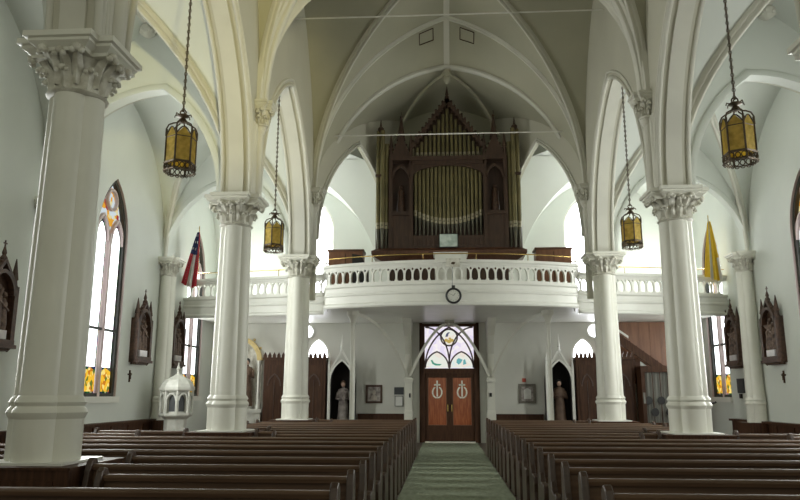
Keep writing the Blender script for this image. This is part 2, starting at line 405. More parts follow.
for s, side in ((-1, 'left'), (1, 'right')):
    for i, (yc, w, zs, zp, H) in enumerate(WIN):
        aisle_window(n, s, yc, w, zs, zp, H, ['stained glass window in the %s wall nearest the camera', 'tall two-light stained glass window between the %s wall columns with amber base panels', 'stained glass window in the %s wall running behind the gallery end'][i] % side); n += 1
for s, side in ((-1, 'left'), (1, 'right')):
    r = sroot('window_%d' % n, 'blown-out bright pointed window on the gallery, %s of the organ' % side, 'window', (s * 4.95, YR + .2, 5.05)); n += 1
    xc = s * 4.95; w, zs, zp, H = .78, 5.05, 7.55, 1.2
    b = B(); b.sweep([(xc - w + .03, YR + .2, zs)] + [(xc + x * .96, YR + .2, zp + z * .96) for x, z in arch_pts(w, H, 12)] + [(xc + w - .03, YR + .2, zs)], (0, 1, 0), [(-.04, -.05), (.04, -.05), (.04, .05), (-.04, .05)])
    b.box(xc - .03, xc + .03, YR + .16, YR + .24, zs, zp + .6); b.box(xc - w, xc + w, YR + .17, YR + .23, 6.3, 6.36)
    b.build('window_frame', 'white', r)
    b = B(); b.prism([(-w, zs)] + [(x, zp + z) for x, z in arch_pts(w, H, 12)] + [(w, zs)], lambda a, z, d: (xc + a, YR + d, z), .24, .28); b.build('glass_pane', 'g_bright', r)
    r = sroot('window_%d' % n, 'pair of small bright lancets with a round light above the %s cabinet' % ('left' if s < 0 else 'right'), 'window', (s * 5.07, YR + .1, 2.1)); n += 1
    for x in (4.65, 5.5):
        xc = s * x; w, zs, zp, H = .36, 2.1, 3.0, .55
        b = B(); b.prism([(-w, zs)] + [(a, zp + z) for a, z in arch_pts(w, H, 8)] + [(w, zs)], lambda a, z, d: (xc + a, YR + d, z), .14, .18); b.build('glass_pane', 'g_bright', r)
        b = B(); b.sweep([(xc - w, YR + .05, zs)] + [(xc + a, YR + .05, zp + z) for a, z in arch_pts(w, H, 8)] + [(xc + w, YR + .05, zs)], (0, 1, 0), [(-.06, -.02), (.06, -.02), (.06, .04), (-.06, .04)]); b.build('window_frame', 'white', r)
    xc = s * 5.07
    b = B(); b.prism([(.23 * math.cos(k * PI / 10), 3.82 + .23 * math.sin(k * PI / 10)) for k in range(20)], lambda a, z, d: (xc + a, YR + d, z), -.03, -.015); b.build('round_glass_pane', 'g_bright', r)
    b = B(); b.sweep([(xc + .25 * math.cos(k * PI / 12), YR - .02, 3.82 + .25 * math.sin(k * PI / 12)) for k in range(24)], (0, 1, 0), [(-.03, -.03), (.02, -.03), (.02, .03), (-.03, .03)], closed=True); b.build('round_frame', 'white', r)

# ------------------------------------------------------------ arcade walls (between nave and aisles)
def arcade(s, side):
    f = lambda u, z, d: (s * (NS + d), u, z)
    ops = [((YC[i] + YC[i + 1]) / 2, 2.86, ZS, ZS, 3.95) for i in range(3)]
    b = B(); wallplane(b, f, YC[0] - .45, YC[3] + .26, ZS, 13.4, ops, 0.56, n=16, cap=True)
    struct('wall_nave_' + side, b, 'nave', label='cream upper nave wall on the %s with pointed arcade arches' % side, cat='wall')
    # bottom faces of piers are hidden by the abaci
    for i in range(3):
        yc = (YC[i] + YC[i + 1]) / 2
        b = B()
        for d, r in ((-.005, .045), (.565, .045)):            # roll mouldings on both arrises
            for off in (0.0, .17):
                k = (2.86 + off) / 2.86
                pts = [(s * (NS + d), yc + x * k, ZS + max(0, z * (3.95 + off * .9) / 3.95)) for x, z in arch_pts(2.86, 3.95, 16)]
                rr = r if off == 0 else .035
                b.sweep(pts, (1, 0, 0), [(rr * math.cos(a * PI / 4), rr * math.sin(a * PI / 4)) for a in range(8)])
        # flat soffit band standing proud
        pts = [(s * (NS + .28), yc + x, ZS + z) for x, z in arch_pts(2.86, 3.95, 16)]
        b.sweep(pts, (1, 0, 0), [(-.15, .04), (-.15, -.012), (-.13, -.028), (.13, -.028), (.15, -.012), (.15, .04)])
        struct('trim_%d' % (i + 1 + (0 if s < 0 else 10)), b, 'rib', smooth=50, label='moulded pointed arch of the %s arcade, %s bay' % (side, ['nearest', 'middle', 'rear'][i]), cat='moulding')
arcade(-1, 'left'); arcade(1, 'right')

# ------------------------------------------------------------ rib vaults
def quad_vault(b, xc, yc, sx, Hx, sy, Hy, z0, n=18, ps=(-1, 1)):
    """groined web surfaces; Hx arch across x, Hy arch across y, equal heights wanted"""
    H = max(Hx, Hy)
    zs = [H * math.sin(i / n * PI / 2) for i in range(n + 1)]
    gx = [arch_x(sx, Hx, min(z, Hx)) for z in zs]; gy = [arch_x(sy, Hy, min(z, Hy)) for z in zs]
    for q in (-1, 1):
        for p in ps:
            b.grid([[(xc + q * gx[i], yc + p * (gy[i] + (sy - gy[i]) * t), z0 + zs[i]) for t in (0, .25, .5, .75, 1)] for i in range(n + 1)])
            b.grid([[(xc + q * (gx[i] + (sx - gx[i]) * t), yc + p * gy[i], z0 + zs[i]) for t in (0, .25, .5, .75, 1)] for i in range(n + 1)])
    return gx, gy, zs
tn = 30
def diag_ribs(gx, gy, zs, xc, yc, z0, w, d, label, mat='rib'):
    global tn
    b = B()
    for q in (-1, 1):
        for p in (-1, 1):
            pts = [Vector((xc + q * x, yc + p * y, z0 + z)) for x, y, z in zip(gx, gy, zs)]
            ch = pts[-1] - pts[0]; nrm = Vector((ch.y, -ch.x, 0)).normalized()
            o = (pts[1] - pts[0]).cross(nrm)
            if o.dot(Vector((q, p, 0))) < 0: nrm = -nrm
            b.sweep(pts, nrm, ribprof(w, d))
    struct('trim_%d' % tn, b, mat, smooth=50, label=label, cat='vault rib'); tn += 1

bn = ['nearest', 'second', 'third']
b = B(); allg = []
for i in range(3):
    yc = (YC[i] + YC[i + 1]) / 2
    allg.append((yc, quad_vault(b, 0, yc, NS, NH, BAY / 2, NH, NZ)))
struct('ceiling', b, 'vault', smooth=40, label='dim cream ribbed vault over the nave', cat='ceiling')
for i, (yc, g) in enumerate(allg): diag_ribs(*g, 0, yc, NZ, .16, .15, 'crossing diagonal ribs of the %s nave vault bay' % bn[i])
b = B()
for i in (1, 2, 3):
    pts = [(x, YC[i], NZ + z) for x, z in arch_pts(NS, NH, 18)]
    b.sweep(pts, (0, 1, 0), ribprof(*((.32, .20) if i < 3 else (.16, .11))))
struct('trim_8', b, 'rib', smooth=50, label='pointed transverse ribs across the nave vault', cat='vault rib')
b = B()
b.sweep([(0, YC[0], NZ + NH), (0, YC[3], NZ + NH)], (1, 0, 0), [(-.09, .03), (-.07, -.04), (-.03, -.09), (.03, -.09), (.07, -.04), (.09, .03)])
b.sweep([(0, YC[3], NZ + NH), (0, 21.5, 12.0)], (1, 0, 0), [(-.09, .03), (-.07, -.04), (-.03, -.09), (.03, -.09), (.07, -.04), (.09, .03)])
struct('trim_9', b, 'rib', label='ridge rib along the crown of the nave vault', cat='vault rib')
# rear: splayed soffit with two hatches, then organ recess
b = B(); rows = []
A0 = arch_pts(NS, NH, 18); A1 = arch_pts(3.95, 4.35, 18)
for t in (0, .25, .5, .75, 1):
    rows.append([((1 - t) * x0 + t * x1, YC[3] + t * (21.5 - YC[3]), NZ + (1 - t) * z0 + t * z1) for (x0, z0), (x1, z1) in zip(A0, A1)])
b.grid(rows)
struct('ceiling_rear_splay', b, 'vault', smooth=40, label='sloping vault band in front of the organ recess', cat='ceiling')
b = B(); b.sweep([(x, 21.5, NZ + z) for x, z in A1], (0, 1, 0), [(-.10, .05), (-.10, -.02), (-.04, -.07), (.04, -.07), (.10, -.02), (.10, .05)])
struct('trim_20', b, 'rib', smooth=50, label='broad arch framing the organ recess', cat='vault rib')
for s in (-1, 1):
    b = B()
    def P(x, t):
        z0 = arch_z(NS, NH, x); z1 = arch_z(3.95, 4.35, x)
        return Vector((s * x, YC[3] + t * (21.5 - YC[3]), NZ + (1 - t) * z0 + t * z1 - .035))
    q = [P(.42, .12), P(.85, .12), P(.85, .36), P(.42, .36)]
    b.tube(q, .015, 6, closed=True)
    struct('trim_%d' % (21 if s < 0 else 22), b, 'dark', label='small dark-edged hatch in the vault %s of the ridge' % ('left' if s < 0 else 'right'), cat='hatch')
def xmax(y): return min(3.93, 4.0 - 2.45 * (y - 20.859) / 3.341 + .12)
b = B(); b.grid([[(x, y, NZ + arch_z(3.95, 4.35, x) - (y - 21.5) * .12) for x in [xmax(y) * k / 16 for k in range(-16, 17)]] for y in [21.4 + .32 * q for q in range(10)]])
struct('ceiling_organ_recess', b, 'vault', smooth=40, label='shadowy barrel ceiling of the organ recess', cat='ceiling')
b = B()
for s in (-1, 1):
    pts = [V(s * 3.2 * math.cos(a) * .98, 21.6 + 2.3 * (1 - math.cos(a) * .0) * (1 - math.sin(a)), 0) for a in (0,)]
    P0, P1 = V(s * 2.2, 23.95, 9.6), V(0, 21.6, 11.85)
    path = [P0.lerp(P1, t) + V(0, 0, 1.1 * math.sin(t * PI)) * .55 for t in [k / 12 for k in range(13)]]
    nrm = V(1.0, s * .9, 0)
    b.sweep(path, nrm, [(-.04, -.04), (.04, -.04), (.04, .04), (-.04, .04)])
b.lathe([(.03, -.34), (.09, -.26), (.11, -.14), (.07, -.08), (.14, 0), (.12, .15)], (0, 21.5, 11.75), 12)
for k in range(6): b.ball((.13 * math.cos(k * PI / 3), 21.5 + .13 * math.sin(k * PI / 3), 11.72), .06, 1, (1, 1, 1.4))
struct('trim_23', b, 'vault', smooth=50, label='carved boss and ribs above the organ', cat='vault boss')
# canted walls either side of organ with pointed openings, and the wall behind the organ
for s, side in ((-1, 'left'), (1, 'right')):
    P0 = V(s * 4.02, YC[3] + .26, 0); P1 = V(s * 1.55, 24.2, 0); L = (P1 - P0).length; dr = (P1 - P0) / L; nm = V(s * abs(dr.y), abs(dr.x), 0)
    f = lambda u, z, d: tuple(P0 + dr * u + nm * d + V(0, 0, z))
    b = B(); wallplane(b, f, 0, L, 4.35, 13.2, [(L / 2 - .22, L / 2 - .32, 4.35, 6.2, 3.50)], .16, n=12, cap=True)
    struct('wall_recess_' + side, b, 'nave', label='canted wall %s of the organ with a pointed opening' % side, cat='wall')
    b = B(); k = 1.0
    for off, rr in ((0, .05), (.09, .03)):
        ss = L / 2 - .32 + off
        pts = [f(L / 2 - .22 + x, 6.2 + z, -.02) for x, z in arch_pts(ss, 3.50 + off, 12)]
        b.sweep(pts, tuple(nm), [(rr * math.cos(a * PI / 4), rr * math.sin(a * PI / 4)) for a in range(8)])
    struct('trim_%d' % (24 if s < 0 else 25), b, 'rib', smooth=50, label='moulding of the pointed opening %s of the organ' % side, cat='moulding')
b = B(); b.box(-1.7, 1.7, 24.2, 24.35, 4.3, 13.0)
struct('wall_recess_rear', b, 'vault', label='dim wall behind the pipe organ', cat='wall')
# aisle vaults
for s, side in ((-1, 'left'), (1, 'right')):
    b = B(); G = []
    for i in range(3): 
        yc = (YC[i] + YC[i + 1]) / 2; G.append((yc, quad_vault(b, s * AX, yc, AS, AH, BAY / 2, AH, ZS)))
    yc = (YC[3] + YR) / 2; quad_vault(b, s * AX, yc, AS, AH, (YR - YC[3]) / 2, AH, ZS, ps=(-1,))
    quad_vault(b, s * 5.5, yc, 3.0, AH, (YR - YC[3]) / 2, AH, ZS, ps=(1,))
    b.poly([(s * 4.62, 21.0, 9.44), (s * 4.3, 21.0, 9.44), (s * 2.85, yc + .05, 9.44), (s * 4.62, yc + .05, 9.44)])
    struct('ceiling_aisle_' + side, b, 'plaster', smooth=40, label='white groined vault over the %s aisle' % side, cat='ceiling')
    for i, (yc, g) in enumerate(G): diag_ribs(*g, s * AX, yc, ZS, .17, .17, 'diagonal ribs of the %s aisle vault, %s bay' % (side, (bn + ['gallery'])[i]))
    b = B(); b.sweep([(s * AX, YC[0], ZS + AH), (s * AX, YR, ZS + AH)], (1, 0, 0), [(-.11, .03), (-.11, -.05), (-.05, -.12), (.05, -.12), (.11, -.05), (.11, .03)])
    for yy in (YC[1], YC[2], YC[3]):
        b.lathe([(.04, -.24), (.15, -.17), (.19, -.05), (.13, .06)], (s * AX, yy - .2, ZS + AH - .03), 10)
        for k in range(6): b.ball((s * AX + .15 * math.cos(k * PI / 3), yy - .2 + .15 * math.sin(k * PI / 3), ZS + AH - .13), .06, 1)
    struct('trim_%d' % (26 if s < 0 else 27), b, 'rib', label='ridge rib with foliage bosses along the %s aisle vault' % side, cat='vault rib')
    # tympana and lower transverse arches at the column lines
    b = B(); b2 = B()
    for yy in YC[1:]:
        # asymmetrical arch: wall side quarter round, nave side narrow
        pts = []
        for k in range(13):
            a = k / 12 * PI / 2; pts.append((AX + AS - 2.45 * (1 - math.cos(a)), ZS + 2.45 * math.sin(a)))
        xa = pts[-1][0]
        for x, z in [(x, z) for x, z in arch_pts(xa - 4.75, 2.45, 8)][::-1]:
            if x <= 0 and (x + xa) < xa - 1e-4: pts.append((xa + x, ZS + z))
        pts2 = [(s * x, yy, z) for x, z in pts]
        nrm = (0, 1, 0) if s > 0 else (0, -1, 0)
        b2.sweep(pts2, nrm, [(u, -v) for u, v in ribprof(.30, .20)] if False else ribprof(.30, .20, .05))
        for (xa_, za_), (xb_, zb_) in zip(pts, pts[1:]):
            ta = ZS + arch_z(AS, AH, xa_ - AX) + .04; tb = ZS + arch_z(AS, AH, xb_ - AX) + .04
            for dy in (-.1, .1): b.poly([(s * xa_, yy + dy, za_), (s * xb_, yy + dy, zb_), (s * xb_, yy + dy, max(tb, zb_)), (s * xa_, yy + dy, max(ta, za_))])
    struct('wall_tympana_' + side, b, 'plaster', label='plaster infill above the transverse arches of the %s aisle' % side, cat='wall')
    struct('trim_%d' % (28 if s < 0 else 29), b2, 'plaster', smooth=50, label='transverse arches spanning the %s aisle' % side, cat='vault rib')

# ------------------------------------------------------------ columns
def quatre(d, rho, scale, z, n=64, c=(0, 0)):
    out = []
    for j in range(n):
        th = 2 * PI * j / n; ph = round(th / (PI / 2)) * (PI / 2); a = th - ph
        r = d * math.cos(a) + math.sqrt(max(0, rho * rho - (d * math.sin(a)) ** 2))
        out.append((c[0] + scale * r * math.cos(th), c[1] + scale * r * math.sin(th), z))
    return out
def leaf(b, ang, r0, z0, h, out, w, tip=.05):
    """acanthus-like curled leaf standing on the bell"""
    dr = V(math.cos(ang), math.sin(ang), 0); tg = V(-math.sin(ang), math.cos(ang), 0)
    prof = [(0, 0, .6), (.25, .04, .9), (.55, .16, 1.0), (.82, .48, .85), (1.0, .85, .6), (.96, 1.0, .4), (.84, 1.05, .25)]
    rows = []
    for t, o, ww in prof:
        c = dr * (r0 + out * o) + V(0, 0, z0 + h * t)
        rows.append([tuple(c - tg * w * ww * .5 - dr * .025), tuple(c - tg * w * .18 * ww + dr * .02), tuple(c + dr * .035), tuple(c + tg * w * .18 * ww + dr * .02), tuple(c + tg * w * ww * .5 - dr * .025)])
    b.grid(rows)
    b.grid([[tuple(Vector(p) - dr * .03) for p in r] for r in rows])
    c = dr * (r0 + out) + V(0, 0, z0 + h * .90)
    b.ball(tuple(c), tip, 1); b.ball(tuple(c + tg * w * .38 - V(0, 0, .035)), tip * .75, 1); b.ball(tuple(c - tg * w * .38 - V(0, 0, .035)), tip * .75, 1)
def abacus(b, hw, z0, z1, c=(0, 0)):
    n = hw * .30
    def ring(k, z):
        a = hw * k; m = a - n
        p = [(-m, -a), (m, -a), (m, -m), (a, -m), (a, m), (m, m), (m, a), (-m, a), (-m, m), (-a, m), (-a, -m), (-m, -m)]
        return [(c[0] + x, c[1] + y, z) for x, y in p]
    h = z1 - z0
    b.loft([ring(.78, z0), ring(.80, z0 + h * .2), ring(.93, z0 + h * .45), ring(.93, z0 + h * .62), ring(1.0, z0 + h * .66), ring(1.0, z1)])
def make_capital(b, r, z0, z1, hw, half=False, c=(0, 0), knob=.055):
    """bell + two tiers of leaves, local origin c"""
    b.lathe([(r * 1.08, z0), (r * 1.17, z0 + .03), (r * .98, z0 + .06), (r * .92, z0 + .2), (r * 1.02, z1 - .1), (r * 1.3, z1)], (c[0], c[1], 0), 24)
    h = z1 - z0
    bb = B()
    m = 8
    for k in range(m):
        leaf(bb, k * 2 * PI / m, r * .98, z0 + .05, h * .50, r * .38, r * .50, knob * .8)
        leaf(bb, (k + .5) * 2 * PI / m, r * 1.0, z0 + .10, h * .82, r * .78, r * .42, knob * 1.15)
    for k in range(4):
        leaf(bb, k * PI / 2, r * 1.05, z0 + h * .38, h * .56, r * .62, r * .42, knob)
    bmesh.ops.translate(bb.bm, verts=bb.bm.verts, vec=(c[0], c[1], 0))
    me = bpy.data.meshes.new('t'); bb.bm.to_mesh(me); bb.bm.free(); b.bm.from_mesh(me); bpy.data.meshes.remove(me)
ZB = .95
def make_column():
    r = thing('nave_column', 'x', 'column', (0, 0, 0), None)
    b = B(); b.box(-.60, .60, -.58, .58, 0, .90); b.box(-.62, .62, -.60, .60, 0, .12)
    for s in (-1, 1): b.box(-.45, .45, s * .58 - .012, s * .58 + .012, .2, .8)
    b.build('plinth_box', 'dark', r)
    b = B(); b.box(-.62, .62, -.60, .60, .90, ZB - .025); b.build('plinth_top', 'dark', r)
    b = B(); b.box(-.44, .44, -.44, .44, ZB - .025, ZB); b.build('plinth_slab', 'white', r)
    d, rho = .150, .228
    b = B()
    rings = [quatre(d, rho, k, z) for k, z in ((1.02, ZB), (1.02, ZB + .42), (1.07, ZB + .45), (1.11, ZB + .485), (1.07, ZB + .52), (1.02, ZB + .54), (1.0, ZB + .55), (1.06, ZB + .59), (1.0, ZB + .63), (.94, ZB + .66))]
    b.loft(rings); b.build('base', 'column', r, smooth=24)
    b = B(); rings = []
    for k in range(13):
        t = k / 12; rings.append(quatre(d, rho, .935 - .115 * t - .0 * t * t, ZB + .64 + (4.98 - ZB - .64) * t))
    b.loft(rings); b.build('shaft', 'column', r, smooth=24)
    b = B(); make_capital(b, .29, 4.95, 5.42, .55, knob=.05); b.build('carved_capital', 'carve', r, smooth=50)
    b = B(); abacus(b, .56, 5.38, ZS); b.build('abacus', 'column', r)
    return r
names = {(-1, 1): 'massive white clustered column at the left edge of the view, nearest of the left row', (-1, 2): 'white clustered column, second of the left row, right of the front left lantern',
         (-1, 3): 'white clustered column beside the gallery front, farthest of the left row', (1, 1): 'white clustered column nearest of the right row, in front of the pews',
         (1, 2): 'white clustered column, large one of the right row with a pew box at its foot', (1, 3): 'white clustered column beside the gallery front, farthest of the right row'}
proto = None
for s in (-1, 1):
    for i in (1, 2, 3):
        loc = (s * XC, YC[i], 0)
        if proto is None: proto = make_column(); proto.location = loc; proto['label'] = names[(s, i)]; proto['group'] = 'nave columns'
        else: dup(proto, loc, 0, names[(s, i)], 'nave columns')

# vault shafts and corbel capitals on nave side of the piers
for s, side in ((-1, 'left'), (1, 'right')):
    for i in (1, 2, 3):
        b = B()
        for dy, rr in ((-.26, .05), (-.13, .07), (0, .11), (.13, .07), (.26, .05)):
            b.lathe([(rr, ZS), (rr, 7.15)], (s * (NS + .02 - (.05 if dy == 0 else 0)), YC[i] + dy, 0), 10)
        struct('trim_%d' % (40 + i + (0 if s < 0 else 5)), b, 'rib', smooth=50, label='bundle of slim vault shafts above %s column row, %s' % (side, ['', 'nearest', 'second', 'third'][i]), cat='vault shaft')
        r = thing('corbel_capital', 'leafy corbel capital on the %s nave wall under the vault ribs, %s from the front' % (side, ['', 'first', 'second', 'third'][i]), 'corbel', (s * (NS - .02), YC[i], 7.1), 'corbel capitals')
        cx, cy = s * (NS - .06), YC[i]
        b = B(); make_capital(b, .14, 7.12, 7.46, .25, c=(cx, cy), knob=.045); b.build('carved_leaves', 'carve', r, smooth=50)
        b = B(); b.lathe([(.02, 6.88), (.09, 6.98), (.15, 7.1), (.12, 7.16)], (cx, cy, 0), 12); b.build('corbel_bracket', 'carve', r, smooth=50)
        b = B(); abacus(b, .30, 7.46, 7.64, (cx, cy)); b.build('abacus', 'rib', r)

# half columns (responds) on the aisle walls
def make_respond():
    r = thing('wall_column', 'x', 'column', (0, 0, 0), None)
    b = B(); b.box(-.42, .42, -.48, .48, 0, .9); b.build('plinth_box', 'dark', r)
    b = B(); b.loft([quatre(.115, .180, k, z) for k, z in ((1.0, .9), (1.0, 1.35), (1.08, 1.4), (1.0, 1.46), (1.05, 1.5), (.93, 1.56))]); b.build('base', 'column', r, smooth=24)
    b = B(); b.loft([quatre(.115, .180, .90 - .1 * t, 1.55 + 3.5 * t) for t in (0, .33, .66, 1)]); b.build('shaft', 'column', r, smooth=24)
    b = B(); make_capital(b, .21, 5.02, 5.42, .5, knob=.045); b.build('carved_capital', 'carve', r, smooth=50)
    b = B(); abacus(b, .42, 5.38, ZS); b.build('abacus', 'column', r)
    return r
pr = None
for s, side in ((-1, 'left'), (1, 'right')):
    for i in (2, 3):
        lab = 'white half-column against the %s aisle wall %s' % (side, 'behind the nearest nave column' if i == 2 else 'between the two carved reliefs')
        loc = (s * (XW - .18), YC[i], 0)
        if pr is None: pr = make_respond(); pr.location = loc; pr['label'] = lab; pr['group'] = 'wall columns'
        else: dup(pr, loc, 0, lab, 'wall columns')

# ------------------------------------------------------------ gallery
def gallery():
    front = [(-8.48, 21.65), (-3.78, 21.65), (-3.52, 19.95)]
    R = (3.52 ** 2 + .8 ** 2) / (2 * .8); cy = 19.15 + R
    a0 = math.asin(3.52 / R)
    arc = [(R * math.sin(a), cy - R * math.cos(a)) for a in [(-a0 + 2 * a0 * k / 24) for k in range(25)]]
    front = [(-8.48, 22.25), (-3.78, 21.35)] + arc + [(3.78, 21.35), (8.48, 22.25)]
    r = thing('balcony', 'white curved choir gallery with pierced balustrade across the rear of the church', 'balcony', (0, 21.65, 4.1))
    b = B(); b.prism([(x, y + .07) for x, y in front] + [(8.48, 25.38), (-8.48, 25.38)], lambda x, y, d: (x, y, d), 4.12, 4.32); b.build('deck', 'white', r)
    def strip(path, prof, nm, mat, sm=None):
        # prof: (outward offset, z)
        b = B(); rings = []
        P = [Vector((x, y, 0)) for x, y in path]
        for i, p in enumerate(P):
            d1 = (P[i] - P[i - 1]).normalized() if i else None; d2 = (P[i + 1] - P[i]).normalized() if i < len(P) - 1 else None
            n1 = Vector((d1.y, -d1.x, 0)) if d1 else None; n2 = Vector((d2.y, -d2.x, 0)) if d2 else None
            if n1 is None: m = n2
            elif n2 is None: m = n1
            else: m = (n1 + n2).normalized(); m = m / max(.45, m.dot(n1))
            rings.append([tuple(p + m * o + Vector((0, 0, z))) for o, z in prof])
        b.loft(rings); return b.build(nm, mat, r)
    strip(front, [(-.06, 3.98), (.02, 3.98), (.05, 4.02), (.05, 4.07), (0, 4.11), (0, 4.30), (.03, 4.33), (.03, 4.37), (0, 4.40), (0, 4.53), (.05, 4.57), (.05, 4.63), (-.10, 4.63), (-.10, 4.4), (-.12, 4.12)], 'fascia', 'white')
    strip(front, [(-.12, 5.06), (.03, 5.06), (.05, 5.12), (.08, 5.15), (.08, 5.22), (-.16, 5.22), (-.16, 5.12)], 'handrail', 'white')
    # balusters: post with two quarter arcs and a trefoil eye
    def unit(w):
        b = B(); h0, h1 = 4.62, 5.07; t = .035
        zz = h0 + .20
        outline = [(-.022, h0 + .04), (-.022, zz)]
        k = 5; hw = w / 2
        for i in range(1, k + 1):
            a = i / k * PI / 2; outline.append((-.022 - (hw - .022) * (1 - math.cos(a)), zz + .19 * math.sin(a)))
        outline += [(-hw, h1), (hw, h1)]
        for i in range(k, 0, -1):
            a = i / k * PI / 2; outline.append((.022 + (hw - .022) * (1 - math.cos(a)), zz + .19 * math.sin(a)))
        outline += [(.022, zz), (.022, h0 + .04)]
        # split around a small eye hole: build as left and right halves
        for q in (-1, 1):
            half = [(0, h0 + .04)] + [(q * abs(x), z) for x, z in outline if x >= 0][::-1][0:0]
            pts = [(0, h0 + .04), (q * .022, h0 + .04), (q * .022, zz)]
            for i in range(1, k + 1):
                a = i / k * PI / 2; pts.append((q * (.022 + (hw - .022) * (1 - math.cos(a))), zz + .19 * math.sin(a)))
            pts += [(q * hw, h1), (0, h1), (0, h1 - .035)]
            for i in range(5):
                a = PI / 2 - i * PI / 4; pts.append((q * .032 * max(0, math.cos(a)), h1 - .075 + .04 * math.sin(a)))
            pts += [(0, h1 - .12)]
            b.prism(pts, lambda x, z, d: (x, d, z), -t, t)
        b.box(-hw, hw, -.04, .04, h0 - .02, h0 + .05)
        b.box(-.04, .04, -.045, .045, h0 + .04, h0 + .09)
        bm = b.bm; bmesh.ops.translate(bm, verts=bm.verts, vec=(0, 0, -4.1))
        me = bpy.data.meshes.new('baluster'); bmesh.ops.recalc_face_normals(bm, faces=bm.faces); bm.to_mesh(me); bm.free(); me.materials.append(M['white']); return me
    me = unit(.225)
    def put(x, y, rz):
        o = bpy.data.objects.new('baluster', me); COL.objects.link(o); o.parent = r
        o.location = (x, y - 21.65, 0); o.rotation_euler = (0, 0, rz)
    La = 2 * a0 * R; m = int(La / .226)
    for k in range(m):
        a = -a0 + 2 * a0 * (k + .5) / m; put((R - .03) * math.sin(a), cy - (R - .03) * math.cos(a), a)
    for s in (-1, 1):
        for k in range(20): put(s * (3.78 + .13 + k * .2275), 21.38 + (.13 + k * .2275) * .9 / 4.7, s * math.atan(.9 / 4.7))
        for k in range(5): put(s * (3.50 + .04 * k), 20.15 + k * .24, PI / 2)
gallery()
def brass_rail():
    r = thing('brass_rail', 'thin brass safety rail on posts above the gallery handrail', 'rail', (0, 19.2, 5.22))
    R = 8.8; 
    cy = 19.35 + R; a0 = math.asin(3.55 / R)
    pts = [(R * math.sin(a), cy - R * math.cos(a), 5.44) for a in [(-a0 + 2 * a0 * k / 20) for k in range(21)]]
    b = B(); b.tube(pts, .016, 6); b.build('rail', 'brass', r, smooth=60)
    for k in (0, 4, 8, 12, 16, 20):
        b = B(); p = pts[k]; b.lathe([(.03, 5.21), (.03, 5.23), (.011, 5.25), (.011, 5.44)], (p[0], p[1], 0), 8); b.build('post', 'brass', r, smooth=60)
brass_rail()
for s, side in ((-1, 'left'), (1, 'right')):
    r = thing('brass_rail', 'thin brass rail above the %s wing of the gallery balustrade' % side, 'rail', (s * 6, 21.66, 5.22))
    b = B(); b.tube([(s * 3.8, 21.37, 5.42), (s * 8.46, 22.26, 5.42)], .014, 6); b.build('rail', 'brass', r, smooth=60)
    for x in (3.9, 5.3, 6.8, 8.3):
        b = B(); b.lathe([(.025, 5.21), (.025, 5.23), (.010, 5.25), (.010, 5.42)], (s * x, 21.37 + (x - 3.8) * .191, 0), 8); b.build('post', 'brass', r, smooth=60)
# carved block on handrail + clock with its wire
r = thing('carved_block', 'small cream carved block hung on the gallery handrail above the clock', 'ornament', (0.09, 19.06, 5.0))
b = B(); b.box(-.09, .27, 18.99, 19.06, 5.0, 5.2); b.box(-.11, .29, 18.98, 19.07, 5.2, 5.23); b.build('block', 'carve', r)
b = B(); b.ball((.09, 18.98, 5.1), .05, 1, (1.3, .4, .8)); b.build('boss', 'iron', r)
def clock():
    c = V(.09, 19.02, 4.22)
    r = thing('wall_clock', 'round wall clock with black rim hanging on the gallery front', 'clock', tuple(c))
    b = B(); b.tube([(c.x + .19 * math.cos(k * PI / 14), c.y, c.z + .19 * math.sin(k * PI / 14)) for k in range(28)], .030, 8, closed=True); b.build('rim', 'black', r, smooth=60)
    b = B(); b.prism([(.18 * math.cos(k * PI / 12), .18 * math.sin(k * PI / 12)) for k in range(24)], lambda x, z, d: (c.x + x, c.y + d, c.z + z), .0, .04); b.build('dial', 'clockface', r)
    b = B()
    for k in range(12): 
        a = k * PI / 6; b.box(c.x + .13 * math.sin(a) - .004, c.x + .13 * math.sin(a) + .004, c.y - .006, c.y, c.z + .13 * math.cos(a) - .01, c.z + .13 * math.cos(a) + .01)
    b.build('hour_mark', 'slate', r)
    b = B(); b.tube([(c.x, c.y - .008, c.z), (c.x + .05, c.y - .008, c.z + .07)], .005, 4); b.tube([(c.x, c.y - .008, c.z), (c.x - .09, c.y - .008, c.z + .05)], .004, 4); b.build('hands', 'black', r)
    b = B(); b.box(c.x - .045, c.x + .045, c.y - .01, c.y + .06, c.z + .20, c.z + .28); b.build('bracket', 'black', r)
    b = B(); b.tube([(c.x - .03, c.y, c.z + .27), (c.x - .02, c.y - .03, 5.0)], .006, 4); b.build('cord', 'slate', r)
clock()
# slender posts carrying the gallery
for s, side in ((-1, 'left'), (1, 'right')):
    r = thing('gallery_post', 'slender white post under the gallery beside the %s statue niche' % side, 'post', (s * 2.95, 21.7, 0))
    b = B(); b.lathe([(.12, 0), (.12, .5), (.085, .6), (.075, .7), (.065, 3.7), (.085, 3.72), (.065, 3.76)], (s * 2.95, 21.7, 0), 12); b.build('shaft', 'column', r, smooth=40)
    b = B(); b.lathe([(.07, 3.74), (.10, 3.85), (.15, 3.95), (.19, 4.0), (.19, 4.12)], (s * 2.95, 21.7, 0), 12); b.build('capital', 'column', r, smooth=30)
